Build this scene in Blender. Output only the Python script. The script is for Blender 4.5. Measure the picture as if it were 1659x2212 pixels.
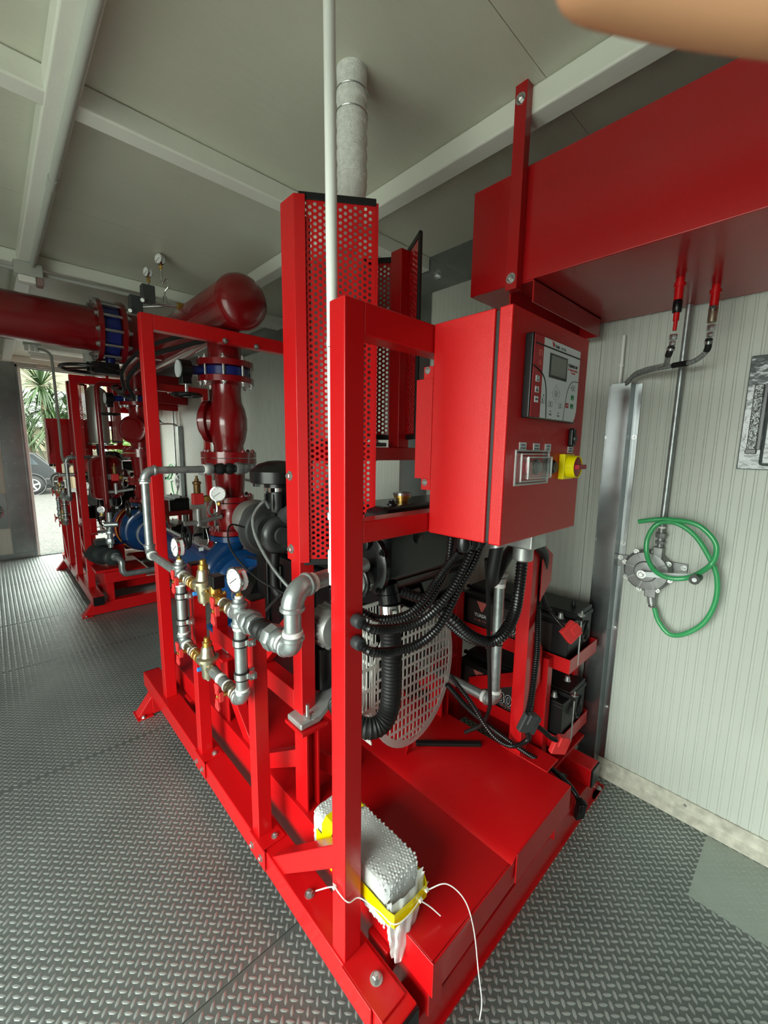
import bpy, bmesh, math, random
from mathutils import Vector, Matrix
import numpy as np

for o in list(bpy.data.objects):
    bpy.data.objects.remove(o, do_unlink=True)
scene = bpy.context.scene
COL = scene.collection

# ------------------------------------------------------------------ camera
cam_d = bpy.data.cameras.new('camera')
cam = bpy.data.objects.new('camera', cam_d)
COL.objects.link(cam)
F_PX, IMG_W, IMG_H = 893.8, 1659, 2212
cam_d.sensor_fit = 'VERTICAL'
cam_d.sensor_height = 36.0
cam_d.lens = F_PX / IMG_H * 36.0
cam_d.clip_start = 0.02
cam_d.clip_end = 200
cam_d.dof.use_dof = True
cam_d.dof.focus_distance = 1.7
cam_d.dof.aperture_fstop = 14.0
yaw, pitch, roll = (math.radians(a) for a in (46.543, 8.525, 0.809))
fw = Vector((math.cos(pitch) * math.cos(yaw), math.cos(pitch) * math.sin(yaw), -math.sin(pitch)))
rt = Vector((math.sin(yaw), -math.cos(yaw), 0))
up = rt.cross(fw)
r2 = math.cos(roll) * rt + math.sin(roll) * up
u2 = -math.sin(roll) * rt + math.cos(roll) * up
CAM_P = Vector((0, 0, 1.55))
cam.matrix_world = Matrix(((r2.x, u2.x, -fw.x, CAM_P.x), (r2.y, u2.y, -fw.y, CAM_P.y), (r2.z, u2.z, -fw.z, CAM_P.z), (0, 0, 0, 1)))
scene.camera = cam

# ------------------------------------------------------------------ world, exposure
world = bpy.data.worlds.new('overcast_sky')
scene.world = world
world.use_nodes = True
wn = world.node_tree.nodes
bg = wn['Background']
bg.inputs['Color'].default_value = (0.92, 1.0, 0.92, 1)
bg.inputs['Strength'].default_value = 10.5
vs = scene.view_settings
vs.view_transform = 'Standard'
vs.look = 'None'
vs.gamma = 1
vs.use_curve_mapping = False
vs.exposure = 0.33

# ------------------------------------------------------------------ room dimensions (metres)
XL, XR = -1.51, 2.04
YN, YF = -0.41, 7.47
ZC = 2.70
YM = 3.53            # the two pump sets mirror each other about this plane


def portal(name, loc, rot, sx, sy):
    l = bpy.data.lights.new(name, 'AREA')
    l.shape = 'RECTANGLE'
    l.size, l.size_y = sx, sy
    l.cycles.is_portal = True
    o = bpy.data.objects.new(name, l)
    o.location = loc
    o.rotation_euler = rot
    COL.objects.link(o)


# light openings: unseen left doorway, assumed and sized for its light; far doorway
LEFT_OPEN = ((-0.38, 1.85),)
for k, (a, b) in enumerate(LEFT_OPEN):
    portal('portal', (XL, (a + b) / 2, 1.1), (0, math.radians(-90), 0), 2.2, b - a)
portal('portal', (1.03, YF, 1.28), (math.radians(-90), 0, 0), 1.35, 2.56)

# ------------------------------------------------------------------ materials
MATS = {}


def mat(name, col, rough=0.5, metal=0.0, bump=None, coat=0.0, noise=None, spec=0.5, trans=0.0, alpha=1.0, emit=None, ior=1.45):
    """col linear rgb; noise=(scale, amount[, detail]) modulates colour; bump=(scale, strength[, kind])"""
    if name in MATS:
        return MATS[name]
    m = bpy.data.materials.new(name)
    m.use_nodes = True
    nt = m.node_tree
    p = nt.nodes['Principled BSDF']
    p.inputs['Base Color'].default_value = (*col, 1)
    p.inputs['Roughness'].default_value = rough
    p.inputs['Metallic'].default_value = metal
    p.inputs['Specular IOR Level'].default_value = spec
    p.inputs['Coat Weight'].default_value = coat
    p.inputs['Coat Roughness'].default_value = 0.12
    p.inputs['Transmission Weight'].default_value = trans
    p.inputs['Alpha'].default_value = alpha
    p.inputs['IOR'].default_value = ior
    if emit:
        p.inputs['Emission Color'].default_value = (*col, 1)
        p.inputs['Emission Strength'].default_value = emit
    tc = nt.nodes.new('ShaderNodeTexCoord')
    if noise:
        n = nt.nodes.new('ShaderNodeTexNoise')
        n.inputs['Scale'].default_value = noise[0]
        n.inputs['Detail'].default_value = noise[2] if len(noise) > 2 else 4
        nt.links.new(tc.outputs['Object'], n.inputs['Vector'])
        r = nt.nodes.new('ShaderNodeValToRGB')
        a = noise[1]
        r.color_ramp.elements[0].position = 0.3
        r.color_ramp.elements[1].position = 0.7
        r.color_ramp.elements[0].color = (*[max(0, c * (1 - a)) for c in col], 1)
        r.color_ramp.elements[1].color = (*[min(1, c * (1 + a)) for c in col], 1)
        nt.links.new(n.outputs['Fac'], r.inputs['Fac'])
        nt.links.new(r.outputs['Color'], p.inputs['Base Color'])
    if bump:
        kind = bump[2] if len(bump) > 2 else 'noise'
        if kind == 'voronoi':
            n = nt.nodes.new('ShaderNodeTexVoronoi')
            n.inputs['Scale'].default_value = bump[0]
            out = n.outputs['Distance']
        else:
            n = nt.nodes.new('ShaderNodeTexNoise')
            n.inputs['Scale'].default_value = bump[0]
            n.inputs['Detail'].default_value = 3
            out = n.outputs['Fac']
        nt.links.new(tc.outputs['Object'], n.inputs['Vector'])
        b = nt.nodes.new('ShaderNodeBump')
        b.inputs['Strength'].default_value = bump[1]
        b.inputs['Distance'].default_value = 0.01
        nt.links.new(out, b.inputs['Height'])
        nt.links.new(b.outputs['Normal'], p.inputs['Normal'])
    MATS[name] = m
    return m


RED = mat('red_paint', (0.50, 0.004, 0.006), 0.31, coat=0.16, spec=0.45, bump=(90, 0.03))
REDP = mat('red_powder_coat', (0.53, 0.005, 0.006), 0.38, bump=(420, 0.14), spec=0.45)
REDPIPE = mat('red_pipe_enamel', (0.19, 0.003, 0.005), 0.22, coat=0.5, bump=(14, 0.05))
REDTANK = mat('red_tank_paint', (0.36, 0.003, 0.005), 0.24, coat=0.2)
REDPLASTIC = mat('red_plastic', (0.62, 0.03, 0.03), 0.42)
BLUE = mat('blue_pump_enamel', (0.003, 0.036, 0.125), 0.24, coat=0.4, bump=(20, 0.06))
BLUEV = mat('blue_valve_enamel', (0.008, 0.016, 0.13), 0.3, coat=0.3)
BLACK = mat('black_engine_paint', (0.005, 0.0055, 0.006), 0.25, spec=0.4, bump=(30, 0.04))
BLACKP = mat('black_plastic', (0.006, 0.006, 0.0065), 0.27, spec=0.5)
RUBBER = mat('black_rubber', (0.010, 0.010, 0.010), 0.5, spec=0.35)
DGREY = mat('dark_grey_cast', (0.05, 0.052, 0.052), 0.38, metal=0.3, noise=(9, 0.3))
GALV = mat('galvanised_pipe', (0.36, 0.39, 0.39), 0.36, metal=0.75, noise=(28, 0.22), bump=(60, 0.06))
GALVS = mat('galvanised_sheet', (0.30, 0.32, 0.325), 0.24, metal=0.92, noise=(7, 0.12))
STEEL = mat('zinc_bolt', (0.55, 0.56, 0.55), 0.25, metal=0.9)
CHROME = mat('polished_steel', (0.75, 0.75, 0.74), 0.14, metal=1.0)
CASTAL = mat('cast_aluminium', (0.42, 0.43, 0.42), 0.42, metal=0.7, noise=(22, 0.2))
NICKEL = mat('nickel_brass', (0.44, 0.39, 0.28), 0.30, metal=0.85, noise=(20, 0.12))
BRASS = mat('brass', (0.60, 0.38, 0.10), 0.28, metal=0.9)
TEFLON = mat('white_thread_tape', (0.80, 0.80, 0.77), 0.6)
WHITEP = mat('white_paint_beam', (0.76, 0.78, 0.70), 0.34, coat=0.15, bump=(16, 0.25))
PVC = mat('white_pvc', (0.84, 0.86, 0.82), 0.35)
GREYPVC = mat('grey_conduit_plastic', (0.42, 0.44, 0.40), 0.4)
WALLP = mat('white_panel_sheet', (0.50, 0.53, 0.475), 0.40, noise=(3, 0.03))
CEILP = mat('white_ceiling_sheet', (0.55, 0.555, 0.46), 0.34, noise=(3, 0.03))
FLOORM = mat('tread_plate_steel', (0.165, 0.19, 0.18), 0.46, metal=0.55, noise=(2.2, 0.18, 6))
LUGM = mat('lug_highlight_steel', (0.42, 0.455, 0.44), 0.31, metal=0.6, noise=(2.2, 0.12))  # paler than the plate: lug highlights put into the colour
GREENH = mat('green_clear_hose', (0.07, 0.50, 0.18), 0.15, trans=0.3, coat=0.3)
CLEARH = mat('clear_braided_hose', (0.34, 0.36, 0.35), 0.2, trans=0.5, noise=(160, 0.5))
CLEAR = mat('clear_polycarbonate', (0.93, 0.95, 0.95), 0.04, trans=0.97, ior=1.35)
BUBBLE = mat('bubble_wrap_film', (0.82, 0.85, 0.84), 0.12, trans=0.35, coat=0.4, ior=1.2)
YTAPE = mat('yellow_tape', (0.80, 0.66, 0.0), 0.25, coat=0.3)
YELLOW = mat('yellow_plastic', (0.85, 0.74, 0.0), 0.35)
WHITE = mat('white_print', (0.72, 0.77, 0.78), 0.4)
INK = mat('black_print', (0.01, 0.01, 0.01), 0.5)
GREYINK = mat('grey_print', (0.16, 0.17, 0.18), 0.5)
REDINK = mat('red_print', (0.42, 0.012, 0.02), 0.4)
GREENINK = mat('green_print', (0.01, 0.20, 0.05), 0.4)
PINKINK = mat('salmon_print', (0.72, 0.17, 0.14), 0.4)
LCD = mat('lcd_screen', (0.10, 0.115, 0.10), 0.18, coat=0.4)
BATT = mat('battery_case', (0.006, 0.006, 0.006), 0.42, spec=0.4)
WRAP = mat('white_exhaust_wrap', (0.80, 0.81, 0.77), 0.8, bump=(300, 0.5), noise=(60, 0.12))
STAIN = mat('stainless_silencer', (0.40, 0.40, 0.37), 0.38, metal=0.85)
DIAL = mat('gauge_dial', (0.82, 0.83, 0.82), 0.4)
GLASS = mat('gauge_glass', (1, 1, 1), 0.02, trans=1.0, ior=1.1)
BLUECAP = mat('blue_plastic', (0.02, 0.20, 0.60), 0.4)
ORANGE = mat('orange_guard', (0.75, 0.22, 0.02), 0.4)
FILMGREY = mat('plastic_wrapped_grey_cover', (0.075, 0.095, 0.095), 0.16, coat=0.35, bump=(22, 0.35))
SKIN = mat('skin', (0.40, 0.205, 0.105), 0.5)
LAMPM = mat('lamp_diffuser', (0.82, 0.82, 0.76), 0.3)

FROST = mat('clear_plastic_edge', (0.85, 0.87, 0.87), 0.2, alpha=0.42)
# ------------------------------------------------------------------ mesh building
FLIP = [False]
ORIG = {}


def fy(p):
    return Vector((p[0], 2 * YM - p[1], p[2])) if FLIP[0] else Vector(p)


def frame(d):
    d = Vector(d).normalized()
    a = Vector((0, 0, 1)) if abs(d.z) < 0.9 else Vector((1, 0, 0))
    u = d.cross(a).normalized()
    return u, d.cross(u).normalized(), d


class B:
    def __init__(s):
        s.v, s.f = [], []

    def add(s, vs, fs):
        o = len(s.v)
        s.v.extend([tuple(v) for v in vs])
        s.f.extend([tuple(i + o for i in f) for f in fs])
        return s

    def box(s, x0, x1, y0, y1, z0, z1):
        return s.add([(x0, y0, z0), (x1, y0, z0), (x1, y1, z0), (x0, y1, z0), (x0, y0, z1), (x1, y0, z1), (x1, y1, z1), (x0, y1, z1)],
                     [(0, 3, 2, 1), (4, 5, 6, 7), (0, 1, 5, 4), (1, 2, 6, 5), (2, 3, 7, 6), (3, 0, 4, 7)])

    def obox(s, c, ax, ay, az, hx, hy, hz):
        c, ax, ay, az = (Vector(q) for q in (c, ax, ay, az))
        vs = []
        for k in (-1, 1):
            for i, j in ((-1, -1), (1, -1), (1, 1), (-1, 1)):
                vs.append(c + ax * hx * i + ay * hy * j + az * hz * k)
        return s.add(vs, [(0, 3, 2, 1), (4, 5, 6, 7), (0, 1, 5, 4), (1, 2, 6, 5), (2, 3, 7, 6), (3, 0, 4, 7)])

    def bar(s, p0, p1, w, h, upv=(0, 0, 1)):
        """rectangular bar from p0 to p1, w across, h along up"""
        p0, p1 = Vector(p0), Vector(p1)
        d = (p1 - p0).normalized()
        a = d.cross(Vector(upv)).normalized()
        u = a.cross(d)
        return s.obox((p0 + p1) / 2, a, d, u, w / 2, (p1 - p0).length / 2, h / 2)

    def prism(s, poly, vec):
        """closed polygon extruded by vec"""
        n = len(poly)
        vec = Vector(vec)
        p = [Vector(q) for q in poly]
        nrm = Vector((0, 0, 0))
        for i in range(n):
            nrm += (p[i] - p[0]).cross(p[(i + 1) % n] - p[0])
        if nrm.dot(vec) > 0:
            p = p[::-1]
        vs = p + [q + vec for q in p]
        fs = [tuple(range(n)), tuple(range(2 * n - 1, n - 1, -1))]
        for i in range(n):
            j = (i + 1) % n
            fs.append((i, i + n, j + n, j))
        return s.add(vs, fs)

    def lathe(s, o, d, prof, n=24):
        """prof: (distance along d, radius)"""
        u, w, d = frame(d)
        o = Vector(o)
        vs, fs = [], []
        rings = []
        for t, r in prof:
            if r <= 1e-6:
                rings.append([len(vs)])
                vs.append(o + d * t)
            else:
                rings.append(list(range(len(vs), len(vs) + n)))
                for i in range(n):
                    a = 2 * math.pi * i / n
                    vs.append(o + d * t + (u * math.cos(a) + w * math.sin(a)) * r)
        for a, b in zip(rings[:-1], rings[1:]):
            for i in range(n):
                j = (i + 1) % n
                if len(a) == 1 and len(b) == 1:
                    continue
                if len(a) == 1:
                    fs.append((a[0], b[j], b[i]))
                elif len(b) == 1:
                    fs.append((a[i], a[j], b[0]))
                else:
                    fs.append((a[i], a[j], b[j], b[i]))
        if len(rings[0]) > 1:
            fs.append(tuple(reversed(rings[0])))
        if len(rings[-1]) > 1:
            fs.append(tuple(rings[-1]))
        return s.add(vs, fs)

    def cyl(s, p0, p1, r, r1=None, n=20):
        p0, p1 = Vector(p0), Vector(p1)
        return s.lathe(p0, p1 - p0, [(0, r), ((p1 - p0).length, r if r1 is None else r1)], n)

    def tube(s, pts, r, n=10, closed=False):
        pts = [Vector(p) for p in pts]
        m = len(pts)
        rs = r if isinstance(r, (list, tuple)) else [r] * m
        vs, fs = [], []
        prev = None
        for i, p in enumerate(pts):
            if closed:
                t = pts[(i + 1) % m] - pts[i - 1]
            else:
                t = pts[min(i + 1, m - 1)] - pts[max(i - 1, 0)]
            t.normalize()
            if prev is None:
                u, w, _ = frame(t)
            else:
                u = prev - t * prev.dot(t)
                if u.length < 1e-6:
                    u = frame(t)[0]
                u.normalize()
                w = t.cross(u)
            prev = u
            for k in range(n):
                a = 2 * math.pi * k / n
                vs.append(p + (u * math.cos(a) + w * math.sin(a)) * rs[i])
        for i in range(m if closed else m - 1):
            j = (i + 1) % m
            for k in range(n):
                l = (k + 1) % n
                fs.append((i * n + k, i * n + l, j * n + l, j * n + k))
        if not closed:
            fs.append(tuple(reversed(range(n))))
            fs.append(tuple(range((m - 1) * n, m * n)))
        return s.add(vs, fs)

    def ring(s, c, axis, R, r, n=28, k=8):
        u, w, d = frame(axis)
        c = Vector(c)
        return s.tube([c + (u * math.cos(2 * math.pi * i / n) + w * math.sin(2 * math.pi * i / n)) * R for i in range(n)], r, k, True)


def spl(pts, k=6):
    """Catmull-Rom through pts"""
    P = [Vector(p) for p in pts]
    P = [P[0] * 2 - P[1]] + P + [P[-1] * 2 - P[-2]]
    out = []
    for i in range(1, len(P) - 2):
        a, b, c, d = P[i - 1:i + 3]
        for j in range(k):
            t = j / k
            out.append(0.5 * ((2 * b) + (c - a) * t + (2 * a - 5 * b + 4 * c - d) * t * t + (3 * b - a - 3 * c + d) * t ** 3))
    out.append(P[-2])
    return out


def resample(pts, step):
    out = [pts[0]]
    acc = 0.0
    for a, b in zip(pts[:-1], pts[1:]):
        L = (b - a).length
        t = step - acc
        while t <= L:
            out.append(a.lerp(b, t / L))
            t += step
        acc = (acc + L) % step if L > 0 else acc
    return out


def corrugated(b, pts, r, pitch=0.008, amp=0.12, n=10):
    c = resample(spl(pts, 12), pitch / 2)
    return b.tube(c, [r * (1 + amp * (1 if i % 2 else -1)) for i in range(len(c))], n)


def mesh_of(b, origin, name):
    me = bpy.data.meshes.new(name)
    if FLIP[0]:
        vs = [(x - origin[0], 2 * YM - y - origin[1], z - origin[2]) for x, y, z in b.v]
        fs = [tuple(reversed(f)) for f in b.f]
    else:
        vs = [(x - origin[0], y - origin[1], z - origin[2]) for x, y, z in b.v]
        fs = b.f
    me.from_pydata(vs, [], fs)
    me.update()
    return me


def finish(o, material, bevel, smooth):
    if material:
        o.data.materials.append(material)
    if smooth:
        o.data.polygons.foreach_set('use_smooth', [True] * len(o.data.polygons))
        o.data.set_sharp_from_angle(angle=math.radians(38))
    if bevel:
        m = o.modifiers.new('bevel', 'BEVEL')
        m.width = bevel
        m.segments = 2
        m.limit_method = 'ANGLE'
        m.angle_limit = math.radians(40)
        m.harden_normals = True


def part(name, b, material, parent=None, bevel=0.0, smooth=True, label=None, cat=None, group=None, kind=None, plabel=None):
    """one mesh object; with parent it is a part, without it a thing of its own"""
    if parent is None:
        xs = [v[0] for v in b.v]
        ys = [v[1] for v in b.v]
        zs = [v[2] for v in b.v]
        org = fy(((min(xs) + max(xs)) / 2, (min(ys) + max(ys)) / 2, min(zs)))
    else:
        org = ORIG[parent.name]
    me = mesh_of(b, org, name)
    o = bpy.data.objects.new(name, me)
    COL.objects.link(o)
    if parent is None:
        o.location = org
    else:
        o.parent = parent
    ORIG[o.name] = Vector(org)
    finish(o, material, bevel, smooth)
    if label:
        o['label'] = label
    if plabel:
        o['label'] = plabel
    if cat:
        o['category'] = cat
    if group:
        o['group'] = group
    if kind:
        o['kind'] = kind
    return o


def thing(name, label, cat, loc, group=None, kind=None):
    o = bpy.data.objects.new(name, None)
    o.empty_display_size = 0.1
    COL.objects.link(o)
    o.location = fy(loc)
    ORIG[o.name] = fy(loc)
    if kind:
        o['kind'] = kind
    else:
        o['label'] = label
        o['category'] = cat
    if group:
        o['group'] = group
    return o


SHARED = {}


def fastener(parent, p, d, r=0.009, h=None, material=None, name='bolt'):
    """hexagon bolt head with washer, shared mesh, placed by transform"""
    key = (round(r, 4), (material or STEEL).name)
    if key not in SHARED:
        b = B()
        b.lathe((0, 0, 0), (0, 0, 1), [(0, r * 1.55), (r * 0.25, r * 1.55)], 14)
        b.lathe((0, 0, r * 0.25), (0, 0, 1), [(0, r), (r * 0.75, r), (r * 0.9, r * 0.8)], 6)
        b.lathe((0, 0, r * 1.1), (0, 0, 1), [(0, r * 0.5), (r * 0.35, r * 0.5)], 8)
        me = bpy.data.meshes.new(name)
        me.from_pydata(b.v, [], b.f)
        me.update()
        me.materials.append(material or STEEL)
        SHARED[key] = me
    o = bpy.data.objects.new(name, SHARED[key])
    COL.objects.link(o)
    d = Vector(d)
    if FLIP[0]:
        d = Vector((d.x, -d.y, d.z))
    q = d.to_track_quat('Z', 'Y')
    o.rotation_mode = 'QUATERNION'
    o.rotation_quaternion = q
    o.parent = parent
    o.location = fy(p) - ORIG[parent.name]
    return o


def text(name, s, size, origin, ux, uy, material, parent, depth=0.0003, bold=0.0, sx=1.0, align='LEFT'):
    """flat lettering as a mesh on the plane spanned by ux (reading direction) and uy (up)"""
    cu = bpy.data.curves.new(name, 'FONT')
    cu.body = s
    cu.size = size
    cu.align_x = align
    cu.offset = bold
    cu.extrude = depth
    cu.resolution_u = 3
    tmp = bpy.data.objects.new('tmp', cu)
    COL.objects.link(tmp)
    dg = bpy.context.evaluated_depsgraph_get()
    me = bpy.data.meshes.new_from_object(tmp.evaluated_get(dg))
    bpy.data.objects.remove(tmp, do_unlink=True)
    bpy.data.curves.remove(cu)
    ux, uy = Vector(ux).normalized(), Vector(uy).normalized()
    nz = ux.cross(uy)
    org = ORIG[parent.name]
    M = Matrix((ux * sx, uy, nz)).transposed().to_4x4()
    M.translation = Vector(origin) - org
    me.transform(M)
    me.materials.clear()
    me.materials.append(material)
    me.name = name
    o = bpy.data.objects.new(name, me)
    COL.objects.link(o)
    o.parent = parent
    ORIG[o.name] = Vector(org)
    return o


def L(near, far):
    return far if FLIP[0] else near


# ================================================================== SETTING
# floor: tread plates with raised lugs
floor = thing('floor', '', '', (0.265, YM, 0), kind='structure')
seams = [YN - 0.02, 1.02, 2.37, 3.70, 4.69, 6.08, YF + 0.02]
for a, b_ in zip(seams[:-1], seams[1:]):
    part('floor_plate', B().box(XL, XR, a + 0.0012, b_ - 0.0012, -0.006, 0.0), FLOORM, floor)
part('floor_hatch', B().box(1.66, 2.0, -0.38, 0.155, 0.0, 0.0012), mat('hatch_plate_steel', (0.36, 0.41, 0.38), 0.32, metal=0.8, noise=(5, 0.1)), floor)
part('floor_subframe', B().box(XL, XR, YN, YF, -0.12, -0.006), GALVS, floor)


def lugs():
    p = 0.0225                                  # lugs alternate on a lattice turned 45 degrees
    n = int(8.4 / p)
    ii, jj = np.meshgrid(np.arange(-n // 2, n // 2), np.arange(-n // 2, n // 2))
    ii, jj = ii.ravel(), jj.ravel()
    q = math.sqrt(0.5) * p
    cx = 0.265 + (ii + jj) * q
    cy = YM + (jj - ii) * q
    ok = (cx > XL + 0.02) & (cx < XR - 0.04) & (cy > YN + 0.02) & (cy < YF - 0.03)
    for sy in seams:
        ok &= np.abs(cy - sy) > 0.009
    cx, cy, ii, jj = cx[ok], cy[ok], ii[ok], jj[ok]
    ang = np.where((ii + jj) % 2 == 0, math.radians(-45), math.radians(45))
    prof = np.array([(-0.0138, 0, 0), (-0.006, -0.0046, 0), (0.006, -0.0046, 0), (0.0138, 0, 0), (0.006, 0.0046, 0), (-0.006, 0.0046, 0), (-0.007, 0, 0.0024), (0.007, 0, 0.0024)])
    fs0 = np.array([(0, 1, 6), (1, 2, 7), (1, 7, 6), (2, 3, 7), (3, 4, 7), (4, 5, 6), (4, 6, 7), (5, 0, 6)])
    n = len(cx)
    c, s_ = np.cos(ang), np.sin(ang)
    vx = cx[:, None] + prof[None, :, 0] * c[:, None] - prof[None, :, 1] * s_[:, None]
    vy = cy[:, None] + prof[None, :, 0] * s_[:, None] + prof[None, :, 1] * c[:, None]
    vz = np.broadcast_to(prof[None, :, 2], vx.shape)
    V = np.stack([vx, vy, vz], -1).reshape(-1, 3)
    Fc = (fs0[None] + (np.arange(n) * 8)[:, None, None]).reshape(-1, 3)
    me = bpy.data.meshes.new('tread_lugs')
    me.vertices.add(len(V))
    org = ORIG[floor.name]
    me.vertices.foreach_set('co', (V - np.array(org)).ravel())
    me.loops.add(len(Fc) * 3)
    me.loops.foreach_set('vertex_index', Fc.ravel())
    me.polygons.add(len(Fc))
    me.polygons.foreach_set('loop_start', np.arange(len(Fc)) * 3)
    me.polygons.foreach_set('loop_total', np.full(len(Fc), 3))
    me.update(calc_edges=True)
    me.materials.append(LUGM)
    o = bpy.data.objects.new('tread_lugs', me)
    COL.objects.link(o)
    o.parent = floor
    o['kind'] = 'stuff'


lugs()


# clear plastic: thin sheet, mostly see-through with a glossy reflection
cn = CLEAR.node_tree
for l_ in list(cn.links):
    if l_.to_node.type == 'OUTPUT_MATERIAL':
        cn.links.remove(l_)
tr_ = cn.nodes.new('ShaderNodeBsdfTransparent')
tr_.inputs['Color'].default_value = (0.98, 0.99, 0.99, 1)
gl_ = cn.nodes.new('ShaderNodeBsdfGlossy')
gl_.inputs['Roughness'].default_value = 0.08
mx_ = cn.nodes.new('ShaderNodeMixShader')
mx_.inputs[0].default_value = 0.12
cn.links.new(tr_.outputs[0], mx_.inputs[1])
cn.links.new(gl_.outputs[0], mx_.inputs[2])
for n_ in cn.nodes:
    if n_.type == 'OUTPUT_MATERIAL':
        cn.links.new(mx_.outputs[0], n_.inputs['Surface'])


def ribbed(b, along, a0, a1, c0, c1, plane, sign, pitch=0.033, depth=0.0020, thick=0.04):
    """sheet with shallow grooves repeating along axis `along` ('x'/'y'), running c0..c1 on the other axis; plane value, sign = facing"""
    pts = [(a0, 0)]
    t = a0
    while t + pitch < a1:
        pts += [(t + 0.010, 0), (t + 0.0125, -depth), (t + 0.0185, -depth), (t + 0.021, 0)]
        t += pitch
    pts.append((a1, 0))
    return pts


def wall_y(b, y0, y1, z0, z1, x, face, thick=0.06, pitch=0.033, depth=0.0022):
    """wall sheet in plane x, grooves vertical; face=-1 means visible side towards -x"""
    pts = ribbed(b, 'y', y0, y1, z0, z1, x, face, pitch, depth)
    vs, fs = [], []
    for (y, d) in pts:
        vs += [(x - face * -d if False else x + face * d, y, z0), (x + face * d, y, z1)]
    for i in range(len(pts) - 1):
        fs.append((2 * i, 2 * i + 1, 2 * i + 3, 2 * i + 2) if face < 0 else (2 * i, 2 * i + 2, 2 * i + 3, 2 * i + 1))
    b.add(vs, fs)
    # back of the panel
    xb = x - face * thick
    b.add([(xb, y0, z0), (xb, y1, z0), (xb, y1, z1), (xb, y0, z1), (x, y0, z0), (x, y1, z0), (x, y1, z1), (x, y0, z1)],
          [(0, 1, 2, 3), (0, 3, 7, 4), (1, 5, 6, 2), (3, 2, 6, 7), (0, 4, 5, 1)])
    return b


def ceil_panel(b, y0, y1, x0, x1, z, thick=0.06, pitch=0.036, depth=0.0004):
    pts = ribbed(b, 'y', y0, y1, x0, x1, z, -1, pitch, depth)
    vs, fs = [], []
    for (y, d) in pts:
        vs += [(x0, y, z - d), (x1, y, z - d)]
    for i in range(len(pts) - 1):
        fs.append((2 * i, 2 * i + 2, 2 * i + 3, 2 * i + 1))
    b.add(vs, fs)
    b.add([(x0, y0, z + thick), (x1, y0, z + thick), (x1, y1, z + thick), (x0, y1, z + thick), (x0, y0, z), (x1, y0, z), (x1, y1, z), (x0, y1, z)],
          [(0, 1, 2, 3), (0, 4, 5, 1), (1, 5, 6, 2), (2, 6, 7, 3), (3, 7, 4, 0)])
    return b


ceiling = thing('ceiling', '', '', (0.265, YM, ZC), kind='structure')
cs = [YN, 0.735, 1.815, 2.70, 3.53, 4.36, 5.245, 6.325, YF]
for a, b_ in zip(cs[:-1], cs[1:]):
    part('ceiling_panel', ceil_panel(B(), a + 0.001, b_ - 0.001, XL, XR, ZC), CEILP, ceiling, smooth=False)

wall_r = thing('wall_right', '', '', (XR, YM, 0), kind='structure')
ys = [YN, 0.75, 1.75, 2.75, 3.75, 4.75, 5.75, 6.75, YF]
for a, b_ in zip(ys[:-1], ys[1:]):
    part('wall_panel', wall_y(B(), a + 0.001, b_ - 0.001, 0, ZC, XR, -1), WALLP, wall_r, smooth=False)
bb = thing('baseboard_right', '', '', (XR, YM, 0), kind='structure')
b = B()
b.prism([(XR, YN, 0), (XR - 0.035, YN, 0), (XR - 0.035, YN, 0.004), (XR - 0.008, YN, 0.03), (XR - 0.008, YN, 0.085), (XR, YN, 0.085)], (0, YF - YN, 0))
part('base_rail', b, mat('cream_base_rail', (0.50, 0.49, 0.41), 0.4, noise=(30, 0.25)), bb, bevel=0.001)
for k in range(17):
    fastener(bb, (XR - 0.008, YN + 0.2 + k * 0.45, 0.06), (-1, 0, 0), 0.0045, name='screw')

# galvanised flashings on the right wall
tr = thing('trim_1', '', '', (XR, 1.86, 0), kind='structure')
part('top_flashing', B().box(XR - 0.006, XR, YN, YF, 2.495, ZC), GALVS, tr)
part('post_flashing', B().box(XR - 0.005, XR, 1.755, 2.0, 0.085, 2.495), GALVS, tr)
part('post_flashing', B().box(XR - 0.005, XR, 2 * YM - 2.0, 2 * YM - 1.755, 0.085, 2.495), GALVS, tr)
fastener(tr, (XR - 0.006, 1.71, 2.585), (-1, 0, 0), 0.017)
for k in range(10):
    for z in (2.51, 2.68):
        fastener(tr, (XR - 0.006, 0.6 + k * 0.42, z), (-1, 0, 0), 0.0035, name='screw')
for k in range(6):
    for y in (1.77, 1.985):
        fastener(tr, (XR - 0.005, y, 0.25 + k * 0.4), (-1, 0, 0), 0.0035, name='screw')

# far and near end walls
def end_wall(name, y, sgn, door, x_open):
    w = thing(name, '', '', (0.265, y, 0), kind='structure')
    x0, x1 = x_open
    t = 0.08
    y0, y1 = (y, y + t) if sgn > 0 else (y - t, y)

    def sheet(a, c, z0, z1):
        bb_ = B()
        fa = y
        pts = [(a, 0)]
        q = a
        while q + 0.05 < c:
            pts += [(q + 0.015, 0), (q + 0.018, 0.0012), (q + 0.026, 0.0012), (q + 0.029, 0)]
            q += 0.05
        pts.append((c, 0))
        vs, fs = [], []
        for (x, d) in pts:
            vs += [(x, fa + sgn * d, z0), (x, fa + sgn * d, z1)]
        for i in range(len(pts) - 1):
            f_ = (2 * i, 2 * i + 2, 2 * i + 3, 2 * i + 1)
            fs.append(f_ if sgn > 0 else f_[::-1])
        bb_.add(vs, fs)
        yb = y + sgn * t
        bb_.add([(a, yb, z0), (c, yb, z0), (c, yb, z1), (a, yb, z1), (a, y, z0), (c, y, z0), (c, y, z1), (a, y, z1)],
                [(0, 1, 2, 3), (0, 4, 7, 3), (1, 5, 6, 2), (3, 2, 6, 7), (0, 1, 5, 4)])
        part('wall_panel', bb_, WALLP, w, smooth=False)
    sheet(XL, x0 - 0.02, 0, ZC)
    sheet(x0, x1, door, ZC)
    sheet(x1 + 0.02, XR - 0.001, 0, ZC)
    return w


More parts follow.
